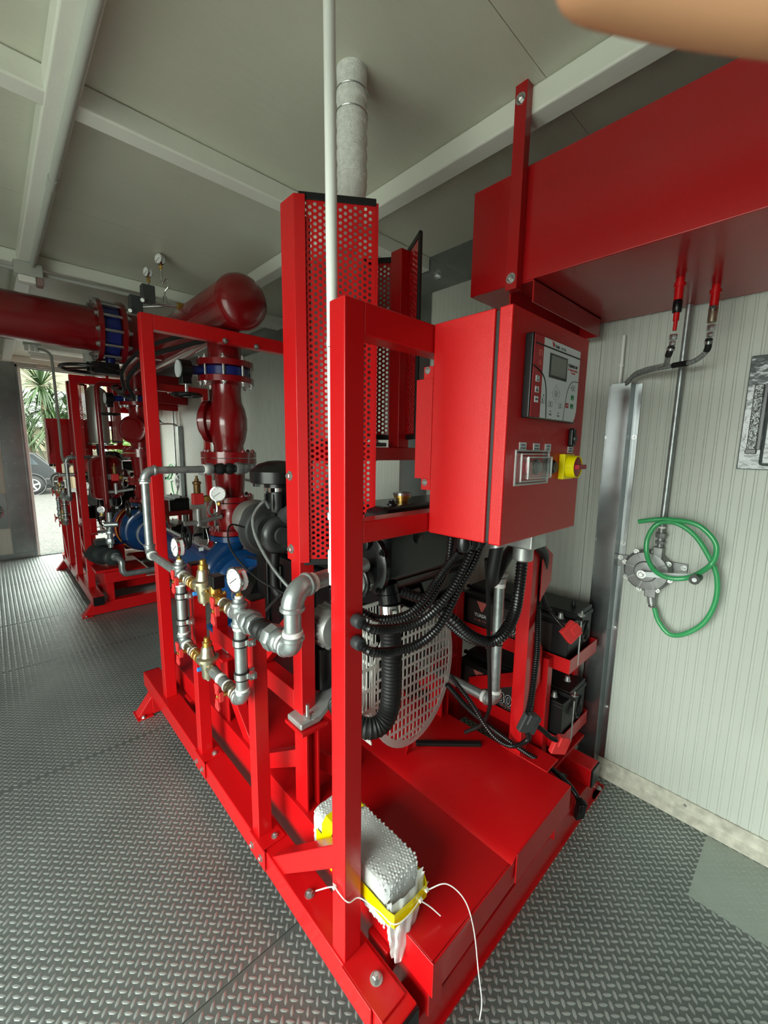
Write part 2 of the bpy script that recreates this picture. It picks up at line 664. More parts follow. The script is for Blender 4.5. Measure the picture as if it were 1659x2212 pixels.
FX0, FX1 = 0.395, 1.72
wf = end_wall('wall_far', YF, 1, 2.565, (FX0, FX1))
wnr = thing('wall_near', '', '', (0.265, YN, 0), kind='structure')
part('wall_panel', B().box(XL, XR, YN - 0.08, YN, 0, ZC), mat('bounce_cut_grey', (0.16, 0.17, 0.165), 0.5), wnr)  # unseen end wall, closed and darkened to cut bounce on front faces
# door frame and flashing at the far doorway
df = thing('door_1', '', '', ((FX0 + FX1) / 2, YF, 0), kind='structure')
b = B()
b.box(0.115, FX0 - 0.055, YF - 0.006, YF, 0, 2.66)
part('side_flashing', b, GALVS, df)
part('side_flashing', B().box(FX1 + 0.03, 1.95, YF - 0.006, YF, 0, 2.66), GALVS, df)
for x in (0.15, 0.235):
    for k in range(9):
        fastener(df, (x, YF - 0.006, 0.1 + k * 0.3), (0, -1, 0), 0.004, name='rivet')
part('jamb', B().box(FX0 - 0.055, FX0 - 0.03, YF - 0.03, YF + 0.1, 0, 2.60), GALVS, df, bevel=0.002)
part('jamb', B().box(FX0 - 0.03, FX0, YF - 0.012, YF + 0.1, 0, 2.60), PVC, df, bevel=0.002)
part('jamb', B().box(FX1, FX1 + 0.03, YF - 0.012, YF + 0.1, 0, 2.60), PVC, df, bevel=0.002)
part('head', B().box(FX0 - 0.055, FX1 + 0.03, YF - 0.03, YF + 0.1, 2.565, 2.66), GREYPVC, df, bevel=0.003)
part('sill', B().box(FX0 - 0.055, FX1 + 0.03, YF - 0.02, YF + 0.10, -0.03, 0.018), GALVS, df, bevel=0.003)
part('base_flashing', B().box(XL, FX0 - 0.055, YF - 0.012, YF, 0, 0.075), GALVS, df)

# left wall with an assumed doorway (unseen, sized for the daylight it lets in)
wl = thing('wall_left', '', '', (XL, YM, 0), kind='structure')
edges = [YN] + [e for p in LEFT_OPEN for e in p] + [YF]
for a, b_ in zip(edges[0::2], edges[1::2]):
    part('wall_panel', wall_y(B(), a, b_, 0, ZC, XL, 1), WALLP, wl, smooth=False)
for a, b_ in LEFT_OPEN:
    part('wall_panel', wall_y(B(), a, b_, 2.2, ZC, XL, 1), WALLP, wl, smooth=False)

# ceiling beams
k = 0
def beam(x0, x1, y0, y1, z0=2.62, z1=ZC):
    global k
    k += 1
    t = thing('trim_%d' % (k + 1), '', '', ((x0 + x1) / 2, (y0 + y1) / 2, z0), kind='structure')
    part('beam', B().box(x0, x1, y0, y1, z0, z1), WHITEP, t, bevel=0.008)
    return t


beam(0.222, 0.310, YN, YF)
beam(1.36, 1.44, YN, YF)
beam(-0.91, -0.83, YN, YF)
for y0, y1 in ((1.775, 1.855), (3.455, 3.605), (5.205, 5.285), (7.39, 7.47)):
    beam(XL, XR - 0.007, y0, y1, 2.622)
PUMPG = mat('grey_cast_pump', (0.24, 0.245, 0.24), 0.42, metal=0.55, noise=(25, 0.2))
ALUS = mat('bare_aluminium_sheet', (0.62, 0.62, 0.59), 0.4, metal=0.35)
# ================================================================== PUMP SETS
def perf_cells(b, p0, p1, z0, z1, cw=0.0145, ch=0.0172, r=0.0054, margin=0.005):
    """perforated sheet between two plan points: rectangular cells each with a round hole, columns staggered"""
    p0, p1 = Vector((*p0, 0)), Vector((*p1, 0))
    d = (p1 - p0)
    W = d.length
    d.normalize()
    nc = max(1, int((W - 2 * margin) / cw))
    m = (W - nc * cw) / 2
    nr = int((z1 - z0 - ch * 1.2) / ch)
    P = lambda s, z: (p0.x + d.x * s, p0.y + d.y * s, z)
    for c in range(nc):
        s0, s1 = m + c * cw, m + (c + 1) * cw
        sc = (s0 + s1) / 2
        zb = z0 + ch * 0.6 + (ch / 2 if c % 2 else 0)
        if zb > z0:
            b.add([P(s0, z0), P(s1, z0), P(s1, zb), P(s0, zb)], [(0, 1, 2, 3)])
        zt = zb + nr * ch - (ch if c % 2 else 0)
        b.add([P(s0, zt), P(s1, zt), P(s1, z1), P(s0, z1)], [(0, 1, 2, 3)])
        z = zb
        while z < zt - 1e-6:
            zc = z + ch / 2
            outer = [P(s1, zc), P(s1, z + ch), P(sc, z + ch), P(s0, z + ch), P(s0, zc), P(s0, z), P(sc, z), P(s1, z)]
            inner = [P(sc + r * math.cos(a), zc + r * math.sin(a)) for a in [i * math.pi / 4 for i in range(8)]]
            b.add(outer + inner, [(i, (i + 1) % 8, 8 + (i + 1) % 8, 8 + i) for i in range(8)])
            z += ch
    for s0, s1 in ((0, m), (W - m, W)):
        b.add([P(s0, z0), P(s1, z0), P(s1, z1), P(s0, z1)], [(0, 1, 2, 3)])
    return b


def flange_bolts(parent, c, axis, R, n, z_off, r=0.009, material=None, phase=0.2):
    u, w, d = frame(axis)
    for i in range(n):
        a = phase + 2 * math.pi * i / n
        p = Vector(c) + (u * math.cos(a) + w * math.sin(a)) * R
        fastener(parent, p + d * z_off, d, r, material=material)


def gauge(parent, c, facing, R=0.034, stem=True, name='pressure_gauge'):
    """dial gauge standing on its stem, face towards `facing`"""
    c = Vector(c)
    f = Vector(facing).normalized()
    g = part(name, B().lathe(c - f * 0.014, f, [(0, R * 0.8), (0.003, R * 0.97), (0.022, R * 0.97), (0.024, R * 1.07), (0.029, R * 1.07), (0.030, R * 0.93), (0.026, R * 0.92)], 28), CHROME, parent)
    part('dial', B().lathe(c + f * 0.0118, f, [(0, R * 0.92), (0.0012, R * 0.92)], 28), DIAL, g)
    u = Vector((0, 0, 1))
    s = f.cross(u)
    nb = B()
    dr = (u * -0.55 + s * 0.83).normalized()
    nb.bar(c + f * 0.0140 - dr * R * 0.35, c + f * 0.0140 + dr * R * 0.75, 0.0022, 0.001, f)
    for i in range(9):
        a = math.radians(-135 + i * 33.75)
        q = u * math.cos(a) + s * math.sin(a)
        nb.bar(c + f * 0.0133 + q * R * 0.68, c + f * 0.0133 + q * R * 0.85, 0.0016, 0.0006, f)
    part('needle', nb, INK, g)
    side = f.cross(u)
    lab = B().lathe(c - f * 0.006, f, [(0, R * 0.985), (0.014, R * 0.985)], 28)
    # printed sticker on the rim: a short arc
    sb = B()
    cnt = 8
    pts = []
    for i in range(cnt + 1):
        a = math.radians(-55 + 110 * i / cnt)
        q = -side * math.cos(a) + u * math.sin(a)
        pts.append((c - f * 0.008 + q * R * 0.99, c + f * 0.006 + q * R * 0.99))
    vs = [p for pr in pts for p in pr]
    sb.add(vs, [(2 * i, 2 * i + 1, 2 * i + 3, 2 * i + 2) for i in range(cnt)])
    part('sticker', sb, WHITE, g, smooth=False)
    if stem:
        part('stem', B().cyl(c - u * (R + 0.028), c - u * (R - 0.004), 0.007, n=8).lathe(c - u * (R + 0.022), u, [(0, 0.011), (0.012, 0.011)], 6), BRASS, g)
    return g


def elbow(b, c, d0, d1, R, r, n=14, k=8):
    """pipe elbow centred at corner c joining directions d0 and d1"""
    c, d0, d1 = Vector(c), Vector(d0).normalized(), Vector(d1).normalized()
    o = c + d0 * R + d1 * R
    pts = [o - d1 * R * math.cos(t) - d0 * R * math.sin(t) for t in [math.pi / 2 * i / k for i in range(k + 1)]]
    b.tube(pts, r, n)
    return b


def collar(b, c, d, r, w=0.012):
    """rounded fitting band centred at c along d"""
    d = Vector(d).normalized()
    return b.lathe(Vector(c) - d * w / 2, d, [(0, r * 0.92), (w * 0.2, r), (w * 0.8, r), (w, r * 0.92)], 16)


def hexnut(b, c, d, r, w):
    d = Vector(d).normalized()
    return b.lathe(Vector(c) - d * w / 2, d, [(0, r * 0.93), (w * 0.12, r), (w * 0.88, r), (w, r * 0.93)], 8)


def butterfly_handle(parent, c, out):
    """red wing handle of a ball valve: stem from c along out, wings vertical"""
    c, out = Vector(c), Vector(out).normalized()
    u = Vector((0, 0, 1))
    s = u.cross(out)
    st = part('valve_stem', B().cyl(c, c + out * 0.026, 0.008, n=10), BRASS, parent)
    w = B()
    p = c + out * 0.024
    w.obox(p, s, u, out, 0.014, 0.016, 0.007)
    for k in (-1, 1):
        poly = [p + s * -0.009 + u * 0.008 * k, p + s * 0.009 + u * 0.008 * k, p + s * 0.012 + u * 0.026 * k, p + s * 0.017 + u * 0.036 * k,
                p + s * 0.012 + u * 0.046 * k, p + s * -0.012 + u * 0.044 * k, p + s * -0.016 + u * 0.034 * k, p + s * -0.011 + u * 0.024 * k]
        w.prism([q - out * 0.004 + out * 0.010 for q in poly], out * 0.007)
    part('valve_handle', w, REDPLASTIC, parent, bevel=0.0015)
    fastener(parent, p + out * 0.006, out, 0.005, material=BRASS)


def build_set():
    far = FLIP[0]
    # ---------------------------------------------------------------- skid
    sk = thing('pump_skid', L('long red steel skid lying closest, under the control panel and diesel engine', 'red steel skid by the open doorway, under the farther pump'), 'skid', (1.195, 1.6, 0), 'pump skids')
    for x0, x1 in ((0.555, 0.645), (1.755, 1.84)):
        part('side_channel', B().box(x0, x1, 0.535, 2.685, 0.115, 0.20), RED, sk, bevel=0.004)
        for y0, y1 in ((0.527, 0.535), (2.685, 2.693)):
            part('end_cap', B().box(x0 + 0.002, x1 - 0.002, y0, y1, 0.117, 0.198), BLACKP, sk, bevel=0.002, plabel='black plastic end cap')
    for y0, y1 in ((0.545, 0.63), (2.52, 2.61)):
        part('cross_foot', B().box(0.555, 1.84, y0, y1, 0.008, 0.115), RED, sk, bevel=0.003)
        for xs, xt in ((0.555, 0.48), (1.84, 1.955)):
            part('gusset', B().prism([(xs, (y0 + y1) / 2 - 0.035, 0.008), (xt, (y0 + y1) / 2 - 0.035, 0.008), (xs, (y0 + y1) / 2 - 0.035, 0.112)], (0, 0.07, 0)), RED, sk, bevel=0.002)
            part('foot_plate', B().box(min(xs, xt) - 0.006, max(xs, xt), y0 - 0.012, y1 + 0.012, 0, 0.008), RED, sk, bevel=0.001)
            fastener(sk, ((xs + 2 * xt) / 3, y0 + 0.0, 0.008), (0, 0, 1), 0.009)
            fastener(sk, ((xs + 2 * xt) / 3, y1 - 0.0, 0.008), (0, 0, 1), 0.009)
    part('floor_rail', B().box(0.66, 1.94, 0.535, 0.60, 0.0, 0.008), RED, sk)
    part('inner_beam', B().box(0.682, 0.74, 0.53, 2.60, 0.115, 0.298), RED, sk, bevel=0.004)
    part('inner_beam', B().box(1.40, 1.465, 0.53, 2.60, 0.115, 0.298), RED, sk, bevel=0.004)
    part('inner_end_cap', B().box(1.475, 1.535, 0.56, 0.57, 0.12, 0.24), BLACKP, sk, bevel=0.002, plabel='black plastic end cap')
    part('inner_stub', B().box(1.475, 1.535, 0.57, 1.3, 0.12, 0.24), RED, sk, bevel=0.003)
    # bent cover sheets over the base
    c = B()
    c.prism([(0.68, 0.515, 0.20), (0.68, 0.515, 0.3), (1.10, 0.515, 0.3), (1.10, 0.515, 0.298), (1.10, 0.52, 0.2)], (0, 0.006, 0))
    c.box(0.68, 1.10, 0.521, 2.60, 0.298, 0.302)
    c.box(0.676, 0.681, 0.515, 2.60, 0.20, 0.302)
    part('cover_sheet', c, RED, sk, bevel=0.004)
    c = B()
    c.prism([(1.042, 0.512, 0.302), (1.070, 0.512, 0.320), (1.465, 0.512, 0.320), (1.465, 0.512, 0.216), (1.459, 0.512, 0.216), (1.459, 0.512, 0.314), (1.073, 0.512, 0.314), (1.046, 0.512, 0.3025)], (0, 1.10, 0))
    c.box(1.070, 1.465, 0.509, 0.514, 0.216, 0.320)
    part('raised_cover_sheet', c, RED, sk, bevel=0.003)
    part('cross_tube', B().box(0.66, 1.755, 0.66, 0.74, 0.115, 0.197), RED, sk, bevel=0.004)
    part('cross_tube', B().box(0.66, 1.755, 2.2, 2.28, 0.115, 0.197), RED, sk, bevel=0.004)
    # pedestals carrying the engine frame
    for (x, y) in ((0.688, 1.09), (0.688, 1.74), (1.42, 1.09), (1.42, 1.74)):
        p = B()
        p.box(x, x + 0.008, y, y + 0.075, 0.303, 0.61).box(x + 0.045, x + 0.053, y, y + 0.075, 0.303, 0.61).box(x + 0.008, x + 0.045, y + 0.034, y + 0.041, 0.303, 0.61)
        part('pedestal', p, RED, sk, bevel=0.0015)
        part('pedestal_plate', B().box(x - 0.028, x + 0.075, y - 0.02, y + 0.092, 0.61, 0.622), RED, sk, bevel=0.002)
    for x in (0.690, 1.430):
        b_ = B().prism([(x, 1.165, 0.50), (x, 1.165, 0.43), (x, 1.36, 0.302), (x, 1.46, 0.302)], (0.045, 0, 0))
        part('brace', b_, RED, sk, bevel=0.002)
        b_ = B().prism([(x, 1.74, 0.50), (x, 1.74, 0.43), (x, 1.60, 0.302), (x, 1.50, 0.302)], (0.045, 0, 0))
        part('brace', b_, RED, sk, bevel=0.002)
    part('brace', B().prism([(0.741, 1.12, 0.50), (0.741, 1.12, 0.43), (0.86, 1.12, 0.302), (0.96, 1.12, 0.302)], (0, 0.045, 0)), RED, sk, bevel=0.002)
    # pump pedestals
    for x in (0.79, 1.25):
        part('pump_pedestal', B().box(x, x + 0.13, 2.05, 2.22, 0.303, 0.565), RED, sk, bevel=0.004)
    # ---------------------------------------------------------------- frame of the control panel
    fr = thing('panel_frame', L('red square-tube frame of posts and beams carrying the control panel, nearest', 'red tube frame carrying the far control panel by the doorway'), 'frame', (1.04, 0.745, 0.2), 'control panel frames')
    part('post', B().box(0.56, 0.615, 0.717, 0.772, 0.2, 1.865), RED, fr, bevel=0.003)
    part('post', B().box(1.465, 1.52, 0.717, 0.772, 0.317, 1.865), RED, fr, bevel=0.003)
    part('top_beam', B().box(0.615, 1.465, 0.7172, 0.772, 1.796, 1.8648), RED, fr, bevel=0.003)
    part('lower_beam', B().box(0.615, 1.465, 0.7172, 0.772, 1.333, 1.385), RED, fr, bevel=0.003)
    part('knee_brace', B().prism([(0.562, 0.772, 0.52), (0.562, 0.772, 0.446), (0.562, 1.035, 0.2), (0.562, 1.115, 0.2)], (0.05, 0, 0)), RED, fr, bevel=0.003)
    part('base_plate', B().box(0.552, 0.632, 0.565, 0.717, 0.2, 0.207).box(0.547, 0.553, 0.60, 0.717, 0.15, 0.207), RED, fr, bevel=0.0015)
    fastener(fr, (0.598, 0.635, 0.207), (0, 0, 1), 0.011)
    fastener(fr, (0.59, 0.93, 0.2), (0, 0, 1), 0.010)
    part('base_plate', B().box(1.46, 1.56, 0.60, 0.80, 0.317, 0.323), RED, fr, bevel=0.0015)
    # cable shroud on the right post
    sh = B().prism([(1.52, 0.705, 1.20), (1.60, 0.705, 1.15), (1.60, 0.705, 1.03), (1.52, 0.705, 0.97)], (0, 0.004, 0)).prism([(1.60, 0.705, 1.15), (1.60, 0.705, 1.03), (1.604, 0.705, 1.03), (1.604, 0.705, 1.15)], (0, 0.06, 0))
    part('cable_shroud', sh, RED, fr, bevel=0.001)
    sh = B().prism([(1.52, 0.708, 0.84), (1.575, 0.708, 0.76), (1.575, 0.708, 0.60), (1.52, 0.708, 0.56)], (0, 0.004, 0)).prism([(1.575, 0.708, 0.76), (1.575, 0.708, 0.60), (1.579, 0.708, 0.60), (1.579, 0.708, 0.76)], (0, 0.06, 0))
    part('cable_shroud', sh, RED, fr, bevel=0.001)
    # ---------------------------------------------------------------- control panel
    cp = thing('control_panel', L('red wall-mounted fire pump control cabinet with white keypad and yellow switch', 'plain red control cabinet mounted on the far frame beside the doorway'), 'control panel', (1.05, 0.6, 1.331), 'fire pump control cabinets')
    x0, x1, y0, y1, z0, z1 = 0.843, 1.262, 0.540, 0.715, 1.331, 1.865
    part('cabinet', B().box(x0, x1, y0, y1, z0, z1), REDP, cp, bevel=0.004)
    part('gasket', B().box(x0 + 0.006, x1 - 0.006, 0.529, y0, z0 + 0.006, z1 - 0.006), INK, cp)
    dr = part('door', B().box(x0, x1, 0.497, 0.530, z0, z1), REDP, cp, bevel=0.004)
    # bracket plate hanging out behind the left side
    bk = B().box(0.845, 0.851, 0.7165, 0.772, 1.475, 1.735).box(0.846, 0.85, 0.7165, 0.748, 1.445, 1.475).box(0.846, 0.85, 0.7165, 0.748, 1.735, 1.765)
    part('side_bracket', bk, REDP, cp, bevel=0.001)
    for z in (1.755, 1.465):
        fastener(cp, (0.846, 0.735, z), (-1, 0, 0), 0.006)
    for i, x in enumerate((0.86, 0.90, 0.935)):
        part('cable_gland', B().lathe((x, 0.61, 1.331), (0, 0, -1), [(0, 0.017), (0.012, 0.019), (0.026, 0.019), (0.036, 0.013)], 12), BLACKP, cp)
    # connectors below the cabinet
    part('connector', B().box(1.10, 1.19, 0.545, 0.645, 1.27, 1.331).cyl((1.145, 0.595, 1.225), (1.145, 0.595, 1.27), 0.03, n=16), CASTAL, cp, bevel=0.006)
    part('connector', B().lathe((1.02, 0.62, 1.331), (-0.1, -0.3, -1), [(0, 0.033), (0.04, 0.033), (0.045, 0.026), (0.052, 0.026)], 18), CASTAL, cp)
    if far:
        cp.location.x -= 0.33
    else:
        panel_front(cp, dr)
    # ---------------------------------------------------------------- frame at the pump end
    pf = thing('pipe_support_frame', L('tall red portal frame behind the valve line, next to the near riser', 'tall red portal frame at the near end of the far skid'), 'frame', (1.16, 2.33, 0.2), 'portal frames over the pumps')
    part('post', B().box(0.575, 0.63, 2.30, 2.355, 0.2, 2.18), RED, pf, bevel=0.003)
    part('post', B().box(1.735, 1.79, 2.30, 2.355, 0.2, 2.18), RED, pf, bevel=0.003)
    part('top_beam', B().box(0.63, 1.735, 2.3002, 2.355, 2.11, 2.18), RED, pf, bevel=0.003)
    for x in (0.98, 1.16):
        fastener(pf, (x, 2.30, 2.12), (0, -1, 0), 0.010)
    fastener(pf, (1.40, 2.32, 2.11), (0, 0, -1), 0.010)
    # ---------------------------------------------------------------- short posts that carry the cooling line
    for i, y in enumerate((1.20, 1.74)):
        up_ = thing('pipe_post', (L('short red post holding the nearer end of the cooling line', 'short red post farthest away beside the far valve line'), L('short red post at the back of the near cooling line', 'short red post in front of the far valve line'))[i], 'post', (0.585, y + 0.025, 0.2), 'short posts with black caps')
        part('tube', B().box(0.56, 0.61, y, y + 0.05, 0.2, 1.066), RED, up_, bevel=0.003)
        part('cap', B().box(0.561, 0.609, y + 0.001, y + 0.049, 1.066, 1.074), BLACKP, up_, bevel=0.002)
        part('foot_plate', B().box(0.552, 0.635, y - 0.05, y + 0.05, 0.2, 0.206).box(0.548, 0.553, y - 0.06, y + 0.05, 0.13, 0.206), RED, up_, bevel=0.0015)
        fastener(up_, (0.605, y - 0.028, 0.206), (0, 0, 1), 0.008)
        fastener(up_, (0.548, y - 0.035, 0.165), (-1, 0, 0), 0.008)
        fastener(up_, (0.548, y + 0.03, 0.165), (-1, 0, 0), 0.008)
    cooling_line(far)
    # ---------------------------------------------------------------- exhaust
    ef = thing('silencer_stand', L('red tube frame standing on the engine feet behind the mesh guard', 'red tube frame behind the silencer of the far engine'), 'frame', (0.95, 1.15, 0.62), 'exhaust frames')
    part('post', B().box(0.692, 0.747, 1.12, 1.175, 0.645, 2.22), RED, ef, bevel=0.003)
    part('post', B().box(1.13, 1.187, 1.12, 1.175, 1.56, 2.262), RED, ef, bevel=0.003)
    part('cross_beam', B().box(0.747, 1.60, 1.12, 1.175, 1.512, 1.56), RED, ef, bevel=0.003)
    part('lower_rail', B().box(0.692, 0.747, 1.175, 1.90, 0.645, 0.72), RED, ef, bevel=0.003)
    part('right_post', B().box(1.545, 1.60, 1.12, 1.175, 0.645, 1.512), RED, ef, bevel=0.003)
    part('diagonal', B().prism([(0.70, 1.175, 1.03), (0.70, 1.175, 0.955), (0.70, 1.41, 0.72), (0.70, 1.485, 0.72)], (0.04, 0, 0)), RED, ef, bevel=0.002)
    part('stub_post', B().box(0.692, 0.747, 1.85, 1.90, 0.72, 0.80), RED, ef, bevel=0.003)
    for x in (0.82, 0.90, 1.03):
        fastener(ef, (x, 1.147, 1.512), (0, 0, -1), 0.009)
    fastener(ef, (0.72, 1.10, 0.645), (0, 0, 1), 0.012)
    gd = thing('exhaust_guard', L('red perforated sheet guard around the silencer behind the near post', 'red perforated guard beside the grey silencer of the far engine'), 'guard', (0.93, 1.15, 1.19), 'perforated exhaust guards')

    def sheet(name, p0, p1, za, zb):
        o = part(name, perf_cells(B(), p0, p1, za, zb), RED, gd, smooth=False)
        m = o.modifiers.new('thickness', 'SOLIDIFY')
        m.thickness = 0.0016
        m.offset = 0
        for z in (za, zb):
            e = B().bar((*p0, z), (*p1, z), 0.007, 0.02)
            part('edge_strip', e, RUBBER, o, bevel=0.002)
        return o
    sheet('perforated_sheet', (0.702, 1.112), (0.885, 0.985), 1.19, 2.26)
    sheet('perforated_sheet', (1.192, 1.152), (1.117, 1.02), 1.60, 2.27)
    sheet('perforated_sheet', (0.700, 1.20), (0.79, 1.35), 1.25, 2.24)
    sheet('perforated_sheet', (1.06, 1.36), (1.19, 1.19), 1.60, 2.26)
    part('edge_strip', B().bar((1.115, 1.018, 1.59), (1.115, 1.018, 2.275), 0.012, 0.012, (1, 0, 0)), RUBBER, gd, bevel=0.003)
    an = B().prism([(0.686, 1.185, 1.19), (0.686, 1.112, 1.19), (0.712, 1.094, 1.19), (0.714, 1.097, 1.19), (0.690, 1.114, 1.19), (0.690, 1.185, 1.19)], (0, 0, 1.07))
    part('corner_angle', an, RED, gd, bevel=0.001)
    an = B().prism([(0.885, 0.985, 1.19), (0.891, 0.981, 1.19), (0.903, 1.004, 1.19), (0.899, 1.005, 1.19), (0.889, 0.986, 1.19), (0.886, 0.988, 1.19)], (0, 0, 1.07))
    part('corner_angle', an, RED, gd, bevel=0.001)
    for z in (1.465, 1.228):
        fastener(gd, (0.686, 1.158, z), (-1, 0, 0), 0.010)
    si = thing('exhaust_silencer', L('vertical dark steel silencer inside the near mesh guard', 'bare grey steel silencer standing above the far engine'), 'silencer', (0.94, 1.24, 1.56), 'exhaust silencers')
    sx, sy = 0.945, 1.235
    part('shell', B().lathe((sx, sy, 1.58), (0, 0, 1), [(0, 0.05), (0.0, 0.10), (0.012, 0.105), (0.58, 0.105), (0.60, 0.095), (0.64, 0.05)], 32), STAIN, si)
    part('mount_flange', B().box(sx - 0.12, sx + 0.12, sy - 0.12, sy + 0.1, 1.562, 1.576), DGREY, si, bevel=0.002)
    part('inlet_pipe', B().tube(spl([(sx, sy, 1.56), (sx, sy, 1.48), (0.95, 1.32, 1.38), (0.93, 1.5, 1.3), (0.93, 1.62, 1.25)], 6), 0.038, 14), DGREY, si)
    for x in (sx - 0.09, sx + 0.09):
        fastener(si, (x, 1.14, 1.576), (0, 0, 1), 0.009)
    ch = thing('exhaust_pipe', L('white bandaged exhaust pipe rising through the ceiling above the red guard', 'white bandaged exhaust pipe of the far engine under the ceiling'), 'pipe', (0.925, 1.14, 2.2), 'bandaged exhaust pipes')
    pts = spl([(sx, sy, 2.2), (0.935, 1.19, 2.27), (0.922, 1.145, 2.36), (0.918, 1.14, 2.50), (0.918, 1.14, 2.70)], 10)
    part('bandage', B().tube(pts, [0.0465 + 0.0018 * math.sin(i * 2.1) for i in range(len(pts))], 24), WRAP, ch)
    for z in (2.40, 2.455, 2.50, 2.545, 2.61):
        part('wrap_turn', B().lathe((0.918, 1.14, z), (0.06, 0.05, 1), [(0, 0.0475), (0.005, 0.0495), (0.018, 0.0485), (0.022, 0.047)], 24), WRAP, ch)
    for z in (2.575, 2.635):
        cl = part('wire_clamp', B().ring((0.918, 1.14, z), (0.05, 0.02, 1), 0.0495, 0.0022, 28, 6), STEEL, ch)
    # ---------------------------------------------------------------- engine
    engine(far)
    pump(far)
    riser(far)
    battery_rack(far)
    fuel_tank(far)


def panel_front(cp, dr):
    X, Z = (1, 0, 0), (0, 0, 1)
    # keypad controller
    kp = part('controller', B().box(0.902, 1.160, 0.477, 0.497, 1.628, 1.815), BLACKP, dr, bevel=0.003)
    yf = 0.4765
    def plate(name, poly, m, t=0.0008, yy=yf):
        return part(name, B().prism([(x, yy, z) for x, z in poly], (0, -t, 0)), m, kp, smooth=False)
    plate('faceplate', [(0.952, 1.812), (1.156, 1.812), (1.156, 1.66), (1.150, 1.642), (1.142, 1.631), (0.952, 1.631)], WHITE)
    plate('red_band', [(0.908, 1.812), (0.952, 1.812), (0.952, 1.631), (0.906, 1.631)], REDINK)
    plate('red_corner', [(1.1565, 1.655), (1.1565, 1.631), (1.1435, 1.631)], REDINK)
    plate('divider', [(0.908, 1.795), (1.156, 1.795), (1.156, 1.7915), (0.908, 1.7915)], INK, 0.0012)
    def curve(pts, w, name):
        b = B()
        q = spl([(x, yf - 0.0008, z) for x, z in pts], 6)
        for a, c in zip(q[:-1], q[1:]):
            d = (c - a).normalized()
            b.bar(a - d * 0.0006, c + d * 0.0006, w, 0.001, (0, 1, 0))
        part(name, b, INK, kp, smooth=False)
    curve([(0.907, 1.744), (0.930, 1.738), (0.952, 1.730), (0.966, 1.718), (0.974, 1.700), (0.979, 1.67), (0.983, 1.632)], 0.0036, 'divider')
    curve([(1.156, 1.734), (1.128, 1.733), (1.112, 1.728), (1.098, 1.714), (1.088, 1.69), (1.078, 1.632)], 0.0016, 'divider')
    part('display_bezel', B().box(0.984, 1.081, 0.4745, 0.4772, 1.727, 1.783), BLACKP, kp, bevel=0.001)
    part('display', B().box(0.991, 1.073, 0.4738, 0.4748, 1.733, 1.778), LCD, kp)
    # key pictograms
    def key(x, z, m, w=0.0085, h=0.0060, border=False):
        part('key', B().box(x - w, x + w, yf - 0.0016, yf - 0.0006, z - h, z + h), m, kp, bevel=0.0004)
    for z, s in ((1.717, '\u00d8'), (1.693, '\u2191'), (1.671, '')):
        key(0.930, z, WHITE, 0.0088, 0.0068)
        part('pictogram', B().box(0.925, 0.935, yf - 0.0020, yf - 0.0015, z - 0.0045, z - 0.0025) if z > 1.68 else B().box(0.924, 0.936, yf - 0.0020, yf - 0.0015, z - 0.0015, z + 0.0015), INK, kp)
    part('pictogram', B().ring((0.930, yf - 0.0017, 1.7195), (0, 1, 0), 0.0028, 0.0004, 12, 5), INK, kp)
    part('pictogram', B().prism([(0.930, yf - 0.0015, 1.698), (0.9265, yf - 0.0015, 1.691), (0.9335, yf - 0.0015, 1.691)], (0, -0.0005, 0)), INK, kp)
    for x, z in ((1.125, 1.692), (1.125, 1.670)):
        key(x, z, GREENINK)
        part('pictogram', B().box(x - 0.003, x + 0.003, yf - 0.0020, yf - 0.0015, z - 0.0042, z - 0.0026), WHITE, kp)
    key(1.096, 1.670, REDINK)
    part('pictogram', B().box(1.092, 1.100, yf - 0.0020, yf - 0.0015, 1.669, 1.671), WHITE, kp)
    for x, z in ((0.960, 1.671), (1.003, 1.666), (1.057, 1.666), (1.127, 1.716)):
        b = B()
        w, h = 0.0092, 0.0068
        for a in ((x - w, x + w, z + h - 0.0006, z + h), (x - w, x + w, z - h, z - h + 0.0006), (x - w, x - w + 0.0006, z - h, z + h), (x + w - 0.0006, x + w, z - h, z + h)):
            b.box(a[0], a[1], yf - 0.0013, yf - 0.0007, a[2], a[3])
        part('key_outline', b, GREYINK, kp)
        part('pictogram', B().box(x - 0.004, x + 0.004, yf - 0.0013, yf - 0.0007, z - 0.0045, z - 0.0028).box(x - 0.0012, x + 0.0012, yf - 0.0013, yf - 0.0007, z - 0.001, z + 0.0045), INK, kp)
    for x, z in ((1.005, 1.649), (1.049, 1.648), (0.965, 1.683), (1.113, 1.716)):
        part('indicator', B().box(x - 0.0018, x + 0.0018, yf - 0.0013, yf - 0.0007, z - 0.0016, z + 0.0016), INK, kp)
    for x, z in ((1.005, 1.641), (1.049, 1.640)):
        part('pictogram', B().prism([(x - 0.009, yf - 0.0007, z + 0.001), (x + 0.001, yf - 0.0007, z + 0.0035), (x + 0.008, yf - 0.0007, z + 0.001), (x + 0.004, yf - 0.0007, z - 0.0025), (x - 0.002, yf - 0.0007, z - 0.001)], (0, -0.0005, 0)), GREYINK, kp)
    # arrow pad
    b = B()
    cx, cz = 1.030, 1.693
    for s in (1, -1):
        b.prism([(cx, yf - 0.0007, cz + s * 0.023), (cx - 0.011, yf - 0.0007, cz + s * 0.0135), (cx + 0.011, yf - 0.0007, cz + s * 0.0135)], (0, -0.0003, 0))
    part('arrow_key', b, GREYINK, kp)
    b = B()
    for s in (1, -1):
        b.prism([(cx, yf - 0.001, cz + s * 0.0215), (cx - 0.0093, yf - 0.001, cz + s * 0.0143), (cx + 0.0093, yf - 0.001, cz + s * 0.0143)], (0, -0.0003, 0))
    part('arrow_face', b, WHITE, kp)
    b = B()
